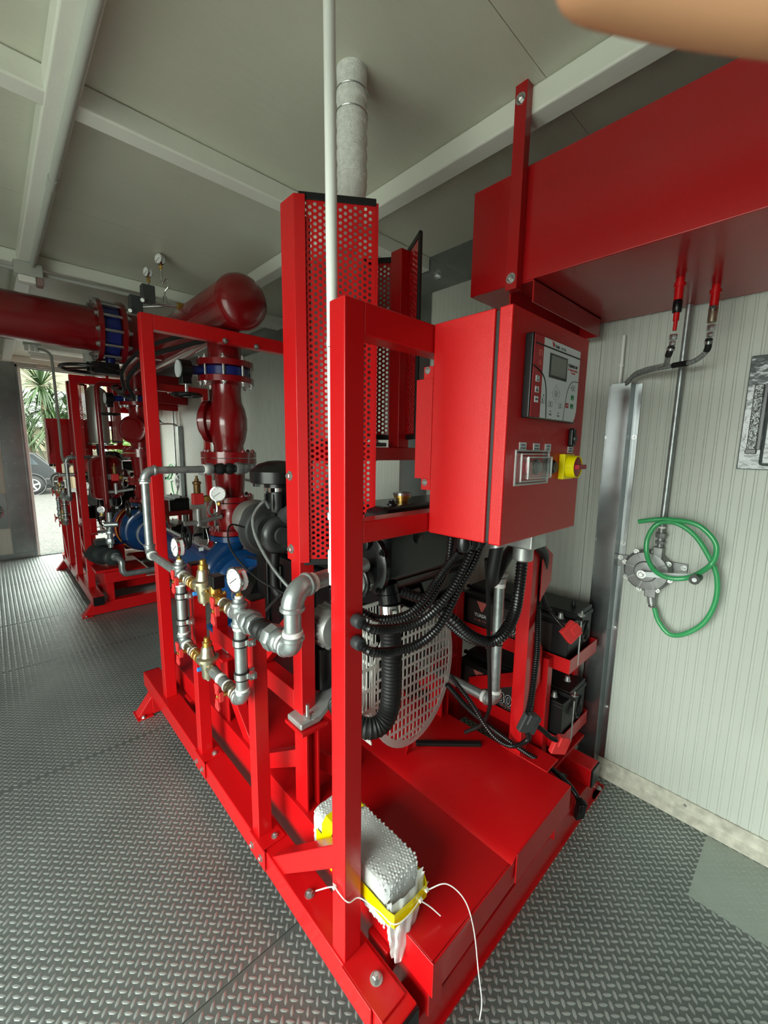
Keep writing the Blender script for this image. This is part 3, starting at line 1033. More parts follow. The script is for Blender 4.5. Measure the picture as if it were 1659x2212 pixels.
    for s in (1, -1):
        q = [(cx + s * 0.012, cz + 0.011), (cx + s * 0.021, cz), (cx + s * 0.012, cz - 0.011)]
        for (a0, a1), (c0, c1) in zip(q[:-1], q[1:]):
            b.bar((a0, yf - 0.001, a1), (c0, yf - 0.001, c1), 0.0009, 0.0006, (0, 1, 0))
    b.ring((cx, yf - 0.001, cz), (0, 1, 0), 0.0085, 0.0005, 20, 5).ring((cx, yf - 0.001, cz), (0, 1, 0), 0.0055, 0.0004, 18, 5)
    part('arrow_ring', b, GREYINK, kp)
    text('lettering', 'i', 0.010, (cx - 0.0012, yf - 0.0012, cz - 0.0035), X, Z, INK, kp)
    # company mark and names
    lg = B().prism([(0.990, yf - 0.0007, 1.811), (0.996, yf - 0.0007, 1.806), (0.998, yf - 0.0007, 1.8105), (1.0015, yf - 0.0007, 1.8045), (1.006, yf - 0.0007, 1.8065), (1.002, yf - 0.0007, 1.7985), (0.998, yf - 0.0007, 1.797), (0.9955, yf - 0.0007, 1.8015)], (0, -0.0006, 0))
    part('logo', lg, REDINK, kp)
    text('lettering', 'TECNO', 0.0085, (1.008, yf - 0.0010, 1.7982), X, Z, INK, kp, bold=0.00015, sx=0.82)
    text('lettering', 'ELETTRA', 0.0085, (1.0395, yf - 0.0010, 1.7982), X, Z, GREYINK, kp, sx=0.82)
    text('lettering', 'TE808NF-NP', 0.0105, (1.0865, yf - 0.0010, 1.765), X, Z, INK, kp, bold=0.0002, sx=0.98)
    text('lettering', 'Fire Fighting Motorpump', 0.0062, (1.0870, yf - 0.0010, 1.7575), X, Z, REDINK, kp, sx=0.92)
    text('lettering', 'Controller', 0.0062, (1.1070, yf - 0.0010, 1.7505), X, Z, REDINK, kp, sx=0.92)
    b = B()
    for (xa, xb, za, zb) in ((0.931, 0.945, 1.779, 1.780), (0.931, 0.945, 1.769, 1.770), (0.931, 0.932, 1.769, 1.780), (0.944, 0.945, 1.769, 1.780), (0.934, 0.936, 1.780, 1.782), (0.940, 0.942, 1.780, 1.782), (0.935, 0.941, 1.774, 1.775)):
        b.box(xa, xb, yf - 0.0013, yf - 0.0007, za, zb)
    part('battery_symbol', b, PINKINK, kp)
    b = B()
    for p, q in (((0.932, 1.750), (0.938, 1.760)), ((0.938, 1.760), (0.944, 1.750)), ((0.932, 1.750), (0.944, 1.750))):
        b.bar((p[0], yf - 0.001, p[1]), (q[0], yf - 0.001, q[1]), 0.0009, 0.0006, (0, 1, 0))
    part('warning_symbol', b, PINKINK, kp)
    # lock, label plates, covered start buttons, main switch
    lk = part('door_lock', B().box(1.166, 1.190, 0.482, 0.497, 1.566, 1.616), BLACKP, dr, bevel=0.005)
    part('lock_barrel', B().lathe((1.178, 0.482, 1.588), (0, -1, 0), [(0, 0.009), (0.004, 0.008), (0.0045, 0.004)], 14), DGREY, lk)
    for x, z, l1, l2 in ((0.920, 1.563, 'QUARTA', 'BATTERIA'), (0.988, 1.562, 'QUARTA', 'BATTERIA'), (1.050, 1.562, 'ALARM', 'AUDIO')):
        pl = part('label_plate', B().box(x - 0.0165, x + 0.0165, 0.4955, 0.497, z - 0.0095, z + 0.0095), WHITE, dr, bevel=0.0005)
        text('lettering', l1, 0.0062, (x, 0.4952, z + 0.0012), X, Z, GREYINK, pl, sx=0.85, align='CENTER')
        text('lettering', l2, 0.0062, (x, 0.4952, z - 0.0062), X, Z, GREYINK, pl, sx=0.85, align='CENTER')
    pl = part('label_plate', B().box(1.171, 1.207, 0.4955, 0.497, 1.549, 1.566), WHITE, dr, bevel=0.0005)
    for k_, s in enumerate(('ARRESTO', 'EMERGENZA')):
        text('lettering', s, 0.0058, (1.189, 0.4952, 1.5590 - 0.0068 * k_), X, Z, GREYINK, pl, sx=0.85, align='CENTER')
    cov = B().box(0.885, 0.8875, 0.4935, 0.497, 1.470, 1.555).box(1.0275, 1.057, 0.4935, 0.497, 1.470, 1.555).box(0.8875, 1.0275, 0.4935, 0.497, 1.470, 1.4805).box(0.8875, 1.0275, 0.4935, 0.497, 1.546, 1.555)
    cv = part('clear_cover', cov, CLEAR, dr, bevel=0.001)
    b = B()
    # hollow lid: front and four sides
    for a_, g_ in ((0.0, 0.4665), (0.010, 0.479)):
        x0, x1, z0, z1 = 0.897 - a_, 1.018 + a_, 1.487 - a_ * 0.7, 1.5395 + a_ * 0.7
        if a_ == 0.0:
            b.box(x0, x1, g_, g_ + 0.0025, z0, z1)
        b.box(x0, x0 + 0.0025, g_ + 0.0025, 0.4935, z0, z1).box(x1 - 0.0025, x1, g_ + 0.0025, 0.4935, z0, z1).box(x0 + 0.0025, x1 - 0.0025, g_ + 0.0025, 0.4935, z1 - 0.0025, z1).box(x0 + 0.0025, x1 - 0.0025, g_ + 0.0025, 0.4935, z0, z0 + 0.0025)
    part('clear_lid', b, CLEAR, cv, bevel=0.0008)
    e = B()
    for a_, g_ in ((0.0, 0.4660), (0.010, 0.4785)):
        x0, x1, z0, z1 = 0.897 - a_, 1.018 + a_, 1.487 - a_ * 0.7, 1.5395 + a_ * 0.7
        for q in ((x0, x1, z0, z0 + 0.003), (x0, x1, z1 - 0.003, z1), (x0, x0 + 0.004, z0 + 0.003, z1 - 0.003), (x1 - 0.004, x1, z0 + 0.003, z1 - 0.003)):
            e.box(q[0], q[1], g_, g_ + 0.003, q[2], q[3])
    for q in ((0.885, 1.057, 1.470, 1.474), (0.885, 1.057, 1.551, 1.555), (0.885, 0.890, 1.474, 1.551), (1.052, 1.057, 1.474, 1.551)):
        e.box(q[0], q[1], 0.4925, 0.4965, q[2], q[3])
    part('lid_edges', e, FROST, cv, bevel=0.0008)
    for x in (0.935, 0.985):
        bt = part('start_button', B().lathe((x, 0.4935, 1.513), (0, -1, 0), [(0, 0.019), (0.005, 0.019), (0.006, 0.015), (0.010, 0.0145), (0.012, 0.012)], 20), mat('dark_red_knob', (0.36, 0.006, 0.02), 0.4) if x < 0.95 else BLACKP, dr)
    part('knob', B().lathe((1.066, 0.497, 1.512), (0, -1, 0), [(0, 0.018), (0.012, 0.018), (0.018, 0.014)], 18), BLACKP, dr)
    ys_ = part('switch_plate', B().box(1.122, 1.186, 0.481, 0.497, 1.478, 1.546), YELLOW, dr, bevel=0.002, plabel='yellow plate of the main switch')
    part('switch_collar', B().lathe((1.155, 0.481, 1.512), (0, -1, 0), [(0, 0.030), (0.023, 0.030), (0.0232, 0.0275), (0.018, 0.0275)], 28), YELLOW, ys_)
    kn = B().lathe((1.155, 0.470, 1.512), (0, -1, 0), [(0, 0.0272), (0.010, 0.0272), (0.011, 0.024)], 28)
    kn.box(1.133, 1.183, 0.446, 0.459, 1.506, 1.518)
    part('switch_knob', kn, mat('dark_red_knob', (0.36, 0.006, 0.02), 0.4), ys_, bevel=0.0015, plabel='dark red rotary knob')


def cooling_line(far):
    X, Y, Z = Vector((1, 0, 0)), Vector((0, 1, 0)), Vector((0, 0, 1))
    cl = thing('cooling_line', L('galvanised cooling water line with two brass regulators and gauges, beside the aisle', 'small galvanised cooling line with brass valves at the far skid'), 'pipework', (0.515, 1.5, 0.72), 'cooling water lines')
    x, r = 0.515, 0.0175
    zu, zl = 1.043, 0.752
    R = 0.0215
    # upper run
    def pipe(p0, p1, rr=r, m=GALV, name='pipe'):
        return part(name, B().cyl(p0, p1, rr, n=18), m, cl)
    # from the riser: X-direction pipe, elbow, drop, elbow, run towards the camera
    yb = 2.17
    zt = 1.44
    pipe((0.55, yb, zt), (0.80, yb, zt))
    e = B(); elbow(e, (x, yb, zt), X, -Z, 0.045, R); collar(e, (x + 0.045, yb, zt), X, R * 1.18); collar(e, (x, yb, zt - 0.045), Z, R * 1.18)
    part('elbow', e, GALV, cl)
    part('thread_tape', B().cyl((x, yb, zt - 0.052), (x, yb, zt - 0.060), R, n=18), TEFLON, cl)
    pipe((x, yb, zt - 0.05), (x, yb, zu + 0.04))
    e = B(); elbow(e, (x, yb, zu), Z, -Y, 0.04, R); collar(e, (x, yb, zu + 0.04), Z, R * 1.18); collar(e, (x, yb - 0.04, zu), Y, R * 1.18)
    part('elbow', e, GALV, cl)
    part('thread_tape', B().cyl((x, yb - 0.046, zu), (x, yb - 0.054, zu), R, n=18), TEFLON, cl)
    pipe((x, yb - 0.04, zu), (x, 1.77, zu))
    # rubber bellows on the cross pipe towards the riser
    b = B(); hexnut(b, (0.815, yb, zt), X, 0.031, 0.03)
    part('union', b, GALV, cl)
    part('thread_tape', B().cyl((0.788, yb, zt), (0.799, yb, zt), R, n=18), TEFLON, cl)
    part('rubber_bellows', B().lathe((0.83, yb, zt), X, [(0, 0.019), (0.012, 0.021), (0.03, 0.030), (0.052, 0.030), (0.064, 0.021), (0.078, 0.030), (0.10, 0.030), (0.118, 0.020), (0.125, 0.019)], 24), RUBBER, cl)
    b = B(); hexnut(b, (0.97, yb, zt), X, 0.034, 0.035); hexnut(b, (1.005, yb, zt), X, 0.028, 0.03)
    part('union', b, GALV, cl)
    pipe((1.02, yb, zt), (1.045, yb, zt)); part('elbow', elbow(B(), (1.07, yb, zt), -X, Y, 0.03, 0.022), GALV, cl); pipe((1.07, yb + 0.03, zt), (1.07, 2.44, zt))

    def tee(yc, zc):
        b = B()
        b.cyl((x, yc - 0.034, zc), (x, yc + 0.034, zc), R, n=18).cyl((x, yc, zc - 0.034), (x, yc, zc + 0.032), R, n=18)
        for s in (-1, 1):
            collar(b, (x, yc + s * 0.034, zc), Y, R * 1.2, 0.014)
            collar(b, (x, yc, zc + s * 0.032), Z, R * 1.2, 0.014)
        part('tee', b, GALV, cl)
        for q, d in (((x, yc, zc - 0.039), -Z), ((x, yc - 0.041, zc), -Y)):
            q = Vector(q)
            part('thread_tape', B().cyl(q, q + d * 0.009, R * 1.02, n=18), TEFLON, cl)

    for yc in (1.735, 1.185):
        tee(yc, zu)
        part('bushing', hexnut(B(), (x, yc, zu + 0.045), Z, 0.019, 0.014), GALV, cl)
        part('thread_tape', B().cyl((x, yc, zu + 0.052), (x, yc, zu + 0.060), 0.012, n=12), TEFLON, cl)
        gauge(cl, (x, yc, zu + 0.112), (-0.985, -0.17, 0) if yc < 1.5 else (-0.998, -0.06, 0), 0.038)

    # verticals with clamps
    for yc in (1.735, 1.185):
        pipe((x, yc, zl + 0.03), (x, yc, zu - 0.035), 0.0195)
        for zc in (zu - 0.09, zl + 0.09):
            part('clamp_rubber', B().cyl((x, yc, zc - 0.014), (x, yc, zc + 0.014), 0.0225, n=18), RUBBER, cl)
            k_ = part('clamp', B().cyl((x, yc, zc - 0.009), (x, yc, zc + 0.009), 0.0240, n=18).box(x + 0.012, x + 0.034, yc - 0.034, yc - 0.020, zc - 0.010, zc + 0.010).box(x + 0.02, 0.562, yc + 0.01, yc + 0.02, zc - 0.005, zc + 0.005), STEEL, cl)
            fastener(k_, (x + 0.024, yc - 0.034, zc), (0, -1, 0), 0.006)
    # lower run: elbows at both ends
    for yc, s in ((1.735, -1), (1.185, 1)):
        e = B(); elbow(e, (x, yc, zl), Z, Y * s, 0.032, R)
        collar(e, (x, yc, zl + 0.032), Z, R * 1.2, 0.014); collar(e, (x, yc + s * 0.032, zl), Y, R * 1.2, 0.014)
        part('elbow', e, GALV, cl)
        part('thread_tape', B().cyl((x, yc, zl + 0.038), (x, yc, zl + 0.046), R * 1.02, n=18), TEFLON, cl)
        part('thread_tape', B().cyl((x, yc + s * 0.038, zl), (x, yc + s * 0.046, zl), R * 1.02, n=18), TEFLON, cl)

    def regulator(yc, zc):
        """brass pressure reducing valve with spring dome"""
        b = B()
        b.lathe((x, yc, zc - 0.055), Z, [(0, 0.008), (0.012, 0.009), (0.012, 0.020), (0.022, 0.023), (0.040, 0.023), (0.050, 0.026), (0.078, 0.029), (0.082, 0.039), (0.092, 0.039), (0.096, 0.027), (0.112, 0.023), (0.128, 0.021), (0.134, 0.017)], 22)
        b.lathe((x, yc + 0.055, zc), -Y, [(0, 0.021), (0.018, 0.021), (0.02, 0.018), (0.09, 0.018), (0.092, 0.021), (0.11, 0.021)], 8)
        rg = part('regulator', b, NICKEL, cl)
        part('adjuster_cap', B().lathe((x, yc, zc + 0.078), Z, [(0, 0.0165), (0.018, 0.0165), (0.02, 0.011), (0.034, 0.011), (0.036, 0.009)], 10), BRASS, rg)
        part('gauge_plug', B().lathe((x - 0.02, yc + 0.02, zc - 0.012), -X, [(0, 0.008), (0.012, 0.008), (0.013, 0.006)], 8), BLUECAP, rg, plabel='blue plastic plug')
        part('gauge_plug', B().lathe((x + 0.02, yc + 0.02, zc - 0.012), X, [(0, 0.008), (0.012, 0.008), (0.013, 0.006)], 8), BLUECAP, rg, plabel='blue plastic plug')

    def ball_valve(yc, zc):
        b = B(); b.lathe((x, yc + 0.032, zc), -Y, [(0, 0.021), (0.014, 0.021), (0.015, 0.018), (0.02, 0.0225), (0.044, 0.0225), (0.049, 0.018), (0.05, 0.021), (0.064, 0.021)], 10)
        part('ball_valve', b, NICKEL, cl)
        butterfly_handle(cl, (x - 0.018, yc, zc), (-1, 0, 0))
        for s in (-1, 1):
            part('thread_tape', B().cyl((x, yc + s * 0.034, zc), (x, yc + s * 0.041, zc), R * 0.96, n=16), TEFLON, cl)

    def strainer(yc, zc):
        part('check_valve_body', B().lathe((x, yc + 0.045, zc), -Y, [(0, 0.017), (0.008, 0.021), (0.02, 0.021), (0.022, 0.019), (0.04, 0.019), (0.042, 0.021), (0.05, 0.021), (0.052, 0.019), (0.064, 0.019), (0.066, 0.021), (0.08, 0.021), (0.09, 0.016)], 18), BRASS, cl)

    # upper: ball valve, check, regulator, solenoid, ball valve
    ball_valve(1.65, zu); strainer(1.572, zu); regulator(1.475, zu)
    so = B()
    so.box(x - 0.024, x + 0.024, 1.335, 1.405, zu - 0.012, zu + 0.022).cyl((x, 1.42, zu), (x, 1.30, zu), 0.0185, n=12)
    so.cyl((x, 1.37, zu + 0.02), (x, 1.37, zu + 0.045), 0.02, n=14)
    sv = part('solenoid_valve', so, BRASS, cl, bevel=0.002)
    part('solenoid_coil', B().box(x - 0.016, x + 0.024, 1.345, 1.392, zu + 0.038, zu + 0.082), BLACKP, sv, bevel=0.003)
    for (dx, dy) in ((-0.02, 1.342), (-0.02, 1.398), (0.02, 1.342)):
        fastener(sv, (x + dx, dy, zu + 0.022), (0, 0, 1), 0.0045, material=BRASS)
    ball_valve(1.262, zu)
    # lower: ball valve, check, regulator, pipe, ball valve
    ball_valve(1.65, zl); strainer(1.572, zl); regulator(1.475, zl)
    pipe((x, 1.42, zl), (x, 1.29, zl), 0.0185, GALV)
    part('thread_tape', B().cyl((x, 1.362, zl), (x, 1.345, zl), 0.0205, n=16), TEFLON, cl)
    ball_valve(1.262, zl)
    # union, bellows, union, elbow up, elbow towards the engine
    b = B(); collar(b, (x, 1.135, zu), Y, 0.027, 0.016); hexnut(b, (x, 1.108, zu), Y, 0.037, 0.030); hexnut(b, (x, 1.079, zu), Y, 0.031, 0.022)
    part('union', b, GALV, cl)
    part('rubber_bellows', B().lathe((x, 1.068, zu), -Y, [(0, 0.02), (0.010, 0.023), (0.022, 0.031), (0.036, 0.031), (0.045, 0.024), (0.054, 0.031), (0.068, 0.031), (0.080, 0.022), (0.086, 0.02)], 24), RUBBER, cl)
    b = B(); hexnut(b, (x, 0.970, zu), Y, 0.037, 0.034); hexnut(b, (x, 0.942, zu), Y, 0.031, 0.024)
    part('union', b, GALV, cl)
    part('thread_tape', B().cyl((x, 0.929, zu), (x, 0.915, zu), R * 1.1, n=18), TEFLON, cl)
    e = B(); elbow(e, (x, 0.872, zu), Y, Z, 0.034, 0.026); collar(e, (x, 0.906, zu), Y, 0.0295, 0.014); collar(e, (x, 0.872, zu + 0.034), Z, 0.0295, 0.014)
    part('elbow', e, GALV, cl)
    part('thread_tape', B().cyl((x, 0.872, zu + 0.041), (x, 0.872, zu + 0.053), 0.026, n=18), TEFLON, cl)
    zz = 1.205
    pipe((x, 0.872, zu + 0.04), (x, 0.872, zz - 0.05), 0.0215)
    d2 = Vector((1, 0.18, 0.0)).normalized()
    e = B(); elbow(e, (x, 0.872, zz), -Z, d2, 0.048, 0.028); collar(e, (x, 0.872, zz - 0.05), Z, 0.0315, 0.014); collar(e, Vector((x, 0.872, zz)) + d2 * 0.05, d2, 0.0315, 0.014)
    part('elbow', e, GALV, cl)
    part('thread_tape', B().cyl(Vector((x, 0.872, zz)) + d2 * 0.058, Vector((x, 0.872, zz)) + d2 * 0.072, 0.026, n=18), TEFLON, cl)
    pipe(Vector((x, 0.872, zz)) + d2 * 0.05, Vector((x, 0.872, zz)) + d2 * 0.285, 0.0225)


def slotted_disc(b, c, rx, rz, y, t=0.002):
    """fan guard: plate of vertical slots clipped to an oval, made of real bars, plus rim"""
    cx, cz = c
    px, pz = 0.0215, 0.041
    def half(xx, k=0.94):
        q = 1 - (xx / (rx * k)) ** 2
        return rz * k * math.sqrt(q) if q > 0 else 0
    n = int(rx / px)
    for i in range(-n, n + 1):
        h = half(i * px)
        if h > 0.01:
            b.box(cx + i * px - 0.0034, cx + i * px + 0.0034, y, y + t, cz - h, cz + h)
    m = int(rz / pz) + 1
    for j in range(-m, m + 1):
        zz = j * pz
        q = 1 - (zz / (rz * 0.94)) ** 2
        if q > 0:
            w = rx * 0.94 * math.sqrt(q)
            b.box(cx - w, cx + w, y - 0.0003, y + t + 0.0003, cz + zz - 0.005, cz + zz + 0.005)
    N = 48
    vs = []
    for i in range(N):
        a = 2 * math.pi * i / N
        for k in (0.90, 1.0):
            for yy in (y - 0.0006, y + t + 0.0006):
                vs.append((cx + rx * k * math.cos(a), yy, cz + rz * k * math.sin(a)))
    fs = []
    for i in range(N):
        j = (i + 1) % N
        a, c_ = 4 * i, 4 * j
        fs += [(a, a + 2, c_ + 2, c_), (a + 1, c_ + 1, c_ + 3, a + 3), (a + 2, a + 3, c_ + 3, c_ + 2), (a, c_, c_ + 1, a + 1)]
    b.add(vs, fs)
    return b


def engine(far):
    X, Y, Z = Vector((1, 0, 0)), Vector((0, 1, 0)), Vector((0, 0, 1))
    ax = 1.10
    en = thing('diesel_engine', L('black diesel engine with slotted silver fan guard behind the near red post', 'black diesel engine of the farther pump set, mostly hidden'), 'engine', (ax, 1.5, 0.40), 'diesel engines')
    bl = B().box(ax - 0.17, ax + 0.17, 1.22, 1.92, 0.60, 1.06)
    for i in range(5):
        bl.box(ax - 0.185, ax + 0.185, 1.26 + i * 0.13, 1.30 + i * 0.13, 0.66, 1.02)
    part('block', bl, BLACK, en, bevel=0.012)
    part('oil_pan', B().prism([(ax - 0.15, 1.24, 0.60), (ax + 0.15, 1.24, 0.60), (ax + 0.11, 1.24, 0.43), (ax - 0.11, 1.24, 0.43)], (0, 0.66, 0)), BLACK, en, bevel=0.012)
    part('cylinder_head', B().box(ax - 0.14, ax + 0.15, 1.24, 1.90, 1.06, 1.18), BLACK, en, bevel=0.008)
    part('rocker_cover', B().box(ax - 0.11, ax + 0.11, 1.26, 1.88, 1.18, 1.27), BLACK, en, bevel=0.03)
    part('gear_case', B().box(ax - 0.16, ax + 0.16, 1.14, 1.22, 0.56, 1.08), BLACK, en, bevel=0.02)
    part('water_pump', B().lathe((ax, 1.15, 0.94), -Y, [(0, 0.09), (0.04, 0.085), (0.06, 0.05), (0.08, 0.05)], 20), BLACK, en)
    # fan behind the guard
    fb = B().cyl((ax + 0.02, 1.05, 0.70), (ax + 0.02, 1.12, 0.70), 0.06, n=18)
    for i in range(6):
        a = i * math.pi / 3
        d = Vector((math.cos(a), 0, math.sin(a)))
        s = Y.cross(d)
        fb.obox(Vector((ax + 0.02, 1.08, 0.70)) + d * 0.13, d, (s + Y * 0.5).normalized(), d.cross((s + Y * 0.5).normalized()), 0.08, 0.035, 0.003)
    part('fan', fb, BLACKP, en)
    fg = part('fan_guard', slotted_disc(B(), (1.125, 0.695), 0.235, 0.30, 1.0), ALUS, en, smooth=False, plabel='silver slotted fan guard plate')
    # side screen of the guard, left of the hose
    sg = B()
    for i in range(7):
        sg.box(0.905 - 0.0, 0.908, 1.01 + i * 0.022, 1.017 + i * 0.022, 0.50, 1.0)
    for z in (0.5, 0.6, 0.7, 0.8, 0.9, 0.99):
        sg.box(0.9045, 0.9085, 1.005, 1.155, z - 0.006, z + 0.006)
    part('guard_side', sg, ALUS, en, smooth=False)
    sg = B()
    for i in range(10):
        sg.box(0.80 + i * 0.0125, 0.804 + i * 0.0125, 0.998, 1.0, 0.56, 1.03)
    for z in (0.56, 0.64, 0.72, 0.80, 0.88, 0.96, 1.03):
        sg.box(0.795, 0.925, 0.9975, 1.0005, z - 0.006, z + 0.006)
    part('belt_guard', sg, ALUS, en, smooth=False)
    part('guard_strap', B().bar((1.12, 1.0, 0.42), (1.14, 1.04, 0.318), 0.035, 0.004, (0, 1, 0)), RED, en)
    # heat exchanger across the front, above the guard
    hx = B()
    hx.box(0.86, 1.40, 0.905, 1.13, 1.115, 1.372)
    hp = part('heat_exchanger', hx, BLACK, en, bevel=0.035)
    part('exchanger_belly', B().lathe((0.87, 1.015, 1.14), X, [(0, 0.10), (0.50, 0.10)], 28), BLACK, hp)
    part('side_boss', B().lathe((1.02, 0.907, 1.265), -Y, [(0, 0.024), (0.006, 0.024), (0.008, 0.018)], 18), BLACK, hp)
    part('exchanger_bracket', B().prism([(1.06, 0.93, 1.10), (1.30, 0.93, 1.10), (1.26, 0.93, 1.02), (1.10, 0.93, 1.02)], (0, 0.02, 0)).box(1.0, 1.30, 0.90, 1.0, 1.012, 1.02), BLACK, hp, bevel=0.003)
    part('tank_cap', B().lathe((1.055, 1.02, 1.372), Z, [(0, 0.022), (0.012, 0.022), (0.012, 0.031), (0.022, 0.031), (0.026, 0.026)], 18), BRASS, hp)
    part('tank_cap_top', B().lathe((1.055, 1.02, 1.393), Z, [(0, 0.034), (0.008, 0.034), (0.011, 0.02)], 18).box(1.02, 1.035, 1.01, 1.03, 1.393, 1.401), STEEL, hp)
    fastener(hp, (0.955, 0.97, 1.372), Z, 0.011, material=BLACK)
    ec = B().lathe((0.825, 0.985, 1.185), X, [(0, 0.05), (0.004, 0.085), (0.018, 0.098), (0.022, 0.106), (0.038, 0.106)], 32)
    part('exchanger_end_cover', ec, BLACK, hp)
    part('end_boss', B().lathe((0.828, 0.955, 1.262), -X, [(0, 0.024), (0.012, 0.024), (0.014, 0.018)], 18), BLACK, hp)
    part('inlet_nut', hexnut(B().cyl((0.79, 0.955, 1.145), (0.83, 0.955, 1.145), 0.040, n=18), (0.787, 0.955, 1.145), X, 0.036, 0.016), STEEL, hp)
    part('inlet_ring', B().ring((0.80, 0.955, 1.145), X, 0.045, 0.007), BLACK, hp)
    for a in (0.35, 1.4, 2.6, 3.9, 5.2):
        fastener(hp, (0.846, 0.985 + 0.102 * math.cos(a), 1.185 + 0.102 * math.sin(a)), -X, 0.008, material=BLACK)
    # bottom hose
    part('hose_neck', B().lathe((0.90, 0.93, 1.12), (0, -0.25, -1), [(0, 0.034), (0.03, 0.034), (0.032, 0.037), (0.06, 0.037)], 20), BLACK, hp)
    hs = B(); corrugated(hs, [(0.895, 0.912, 1.06), (0.893, 0.905, 0.98), (0.896, 0.90, 0.88), (0.898, 0.90, 0.78), (0.890, 0.90, 0.70), (0.858, 0.905, 0.655), (0.815, 0.93, 0.648), (0.79, 0.99, 0.66), (0.80, 1.08, 0.68)], 0.0335, 0.0125, 0.05, 18)
    ho = part('coolant_hose', hs, RUBBER, en, plabel='thick ribbed black coolant hose')
    part('hose_clamp', B().cyl((0.895, 0.912, 1.058), (0.894, 0.908, 1.028), 0.0375, n=22).box(0.865, 0.885, 0.868, 0.880, 1.03, 1.055), CHROME, ho)
    # alternator
    al = B().lathe((0.835, 1.20, 0.925), -Y, [(0, 0.05), (0.0, 0.068), (0.02, 0.075), (0.075, 0.075), (0.095, 0.066), (0.10, 0.04)], 28)
    ao = part('alternator', al, CASTAL, en)
    for i in range(16):
        a = i * math.pi / 8
        d = Vector((math.cos(a), 0, math.sin(a)))
        ao2 = B().obox(Vector((0.835, 1.155, 0.925)) + d * 0.076, d, Y, Y.cross(d), 0.004, 0.032, 0.005)
        part('cooling_fin', ao2, CASTAL, ao)
    part('pulley', B().lathe((0.835, 1.10, 0.925), -Y, [(0, 0.03), (0.005, 0.034), (0.012, 0.026), (0.02, 0.034), (0.025, 0.03)], 20), DGREY, ao)
    # oil filter and mounts
    part('oil_filter', B().lathe((0.815, 1.18, 0.685), Z, [(0, 0.035), (0.008, 0.045), (0.14, 0.046), (0.15, 0.05), (0.165, 0.05)], 24), BLACK, en)
    ar = B().prism([(0.665, 1.085, 0.623), (0.665, 1.175, 0.623), (0.74, 1.175, 0.623), (0.80, 1.16, 0.66), (0.93, 1.16, 0.70), (0.93, 1.09, 0.70), (0.80, 1.09, 0.66), (0.74, 1.085, 0.623)], (0, 0, 0.022))
    part('mount_arm', ar, CASTAL, en, bevel=0.006)
    part('mount_bolt', B().cyl((0.70, 1.10, 0.645), (0.70, 1.10, 0.70), 0.006, n=8).lathe((0.70, 1.10, 0.65), Z, [(0, 0.012), (0.012, 0.012)], 6), STEEL, en)
    ar = B().box(1.27, 1.45, 1.10, 1.16, 0.623, 0.66)
    part('mount_arm', ar, CASTAL, en, bevel=0.006)
    for x in (0.70, 1.27):
        part('mount_arm', B().box(min(x, 0.95), max(x, 0.95) if x < 1 else 1.45, 1.76, 1.82, 0.623, 0.65), CASTAL, en, bevel=0.006)
    # turbocharger and intake on the aisle side
    tc = B().lathe((0.885, 1.76, 1.185), -Y, [(0, 0.07), (0.01, 0.115), (0.022, 0.122), (0.035, 0.118), (0.042, 0.10), (0.05, 0.103), (0.062, 0.098), (0.066, 0.075), (0.10, 0.07)], 36)
    to = part('turbocharger', tc, DGREY, en)
    vo = [Vector((0.895 + 0.055 * math.cos(a), 1.615, 1.175 + 0.055 * math.sin(a))) for a in [i * 2 * math.pi / 26 for i in range(24)]]
    part('compressor_volute', B().tube(vo, [0.022 + 0.014 * i / 24 for i in range(24)], 14).lathe((0.895, 1.66, 1.175), -Y, [(0, 0.055), (0.05, 0.055), (0.06, 0.04), (0.085, 0.036)], 20), DGREY, to)
    part('turbine_housing', B().lathe((0.87, 1.86, 1.22), -Y, [(0, 0.05), (0.01, 0.085), (0.07, 0.095), (0.10, 0.085)], 24), STAIN, to)
    part('oil_line', B().tube(spl([(0.875, 1.66, 1.29), (0.85, 1.66, 1.32), (0.80, 1.66, 1.26), (0.78, 1.60, 1.18), (0.775, 1.45, 1.08), (0.79, 1.30, 1.0)], 8), 0.007, 8), GALV, to)
    part('drain_hose', B().tube(spl([(0.865, 1.60, 1.10), (0.86, 1.60, 1.0), (0.86, 1.58, 0.93), (0.90, 1.50, 0.85)], 6), 0.020, 12), RUBBER, to)
    d3 = Vector((0.9, 1.6, 0.9))
    af = thing('air_filter', L('black mushroom-shaped air intake cap above the near turbocharger', 'dark mushroom air intake cap on the far engine'), 'air filter', (0.955, 1.72, 1.28), 'air intakes')
    part('cap', B().lathe((0.955, 1.72, 1.395), Z, [(0, 0.06), (0.0, 0.118), (0.004, 0.125), (0.052, 0.125), (0.060, 0.118), (0.085, 0.085), (0.098, 0.045), (0.102, 0)], 36), BLACKP, af)
    part('neck', B().lathe((0.955, 1.72, 1.27), Z, [(0, 0.056), (0.085, 0.056), (0.09, 0.064), (0.13, 0.064)], 24), BLACKP, af)
    part('band_clamp', B().cyl((0.955, 1.72, 1.358), (0.955, 1.72, 1.374), 0.066, n=24).box(0.89, 0.91, 1.67, 1.69, 1.356, 1.376), CHROME, af)
    for i in range(10):
        a = i * 2 * math.pi / 10
        part('rib', B().obox((0.955 + 0.058 * math.cos(a), 1.72 + 0.058 * math.sin(a), 1.31), (math.cos(a), math.sin(a), 0), (-math.sin(a), math.cos(a), 0), (0, 0, 1), 0.006, 0.004, 0.035), BLACKP, af)
    part('intake_elbow', B().tube(spl([(0.955, 1.72, 1.28), (0.955, 1.72, 1.23), (0.93, 1.68, 1.19)], 6), [0.058] * 13, 16), BLACKP, af)
    # flywheel housing
    part('flywheel_housing', B().lathe((ax, 1.92, 0.74), Y, [(0, 0.15), (0.01, 0.215), (0.10, 0.22), (0.11, 0.20)], 36), BLACK, en)
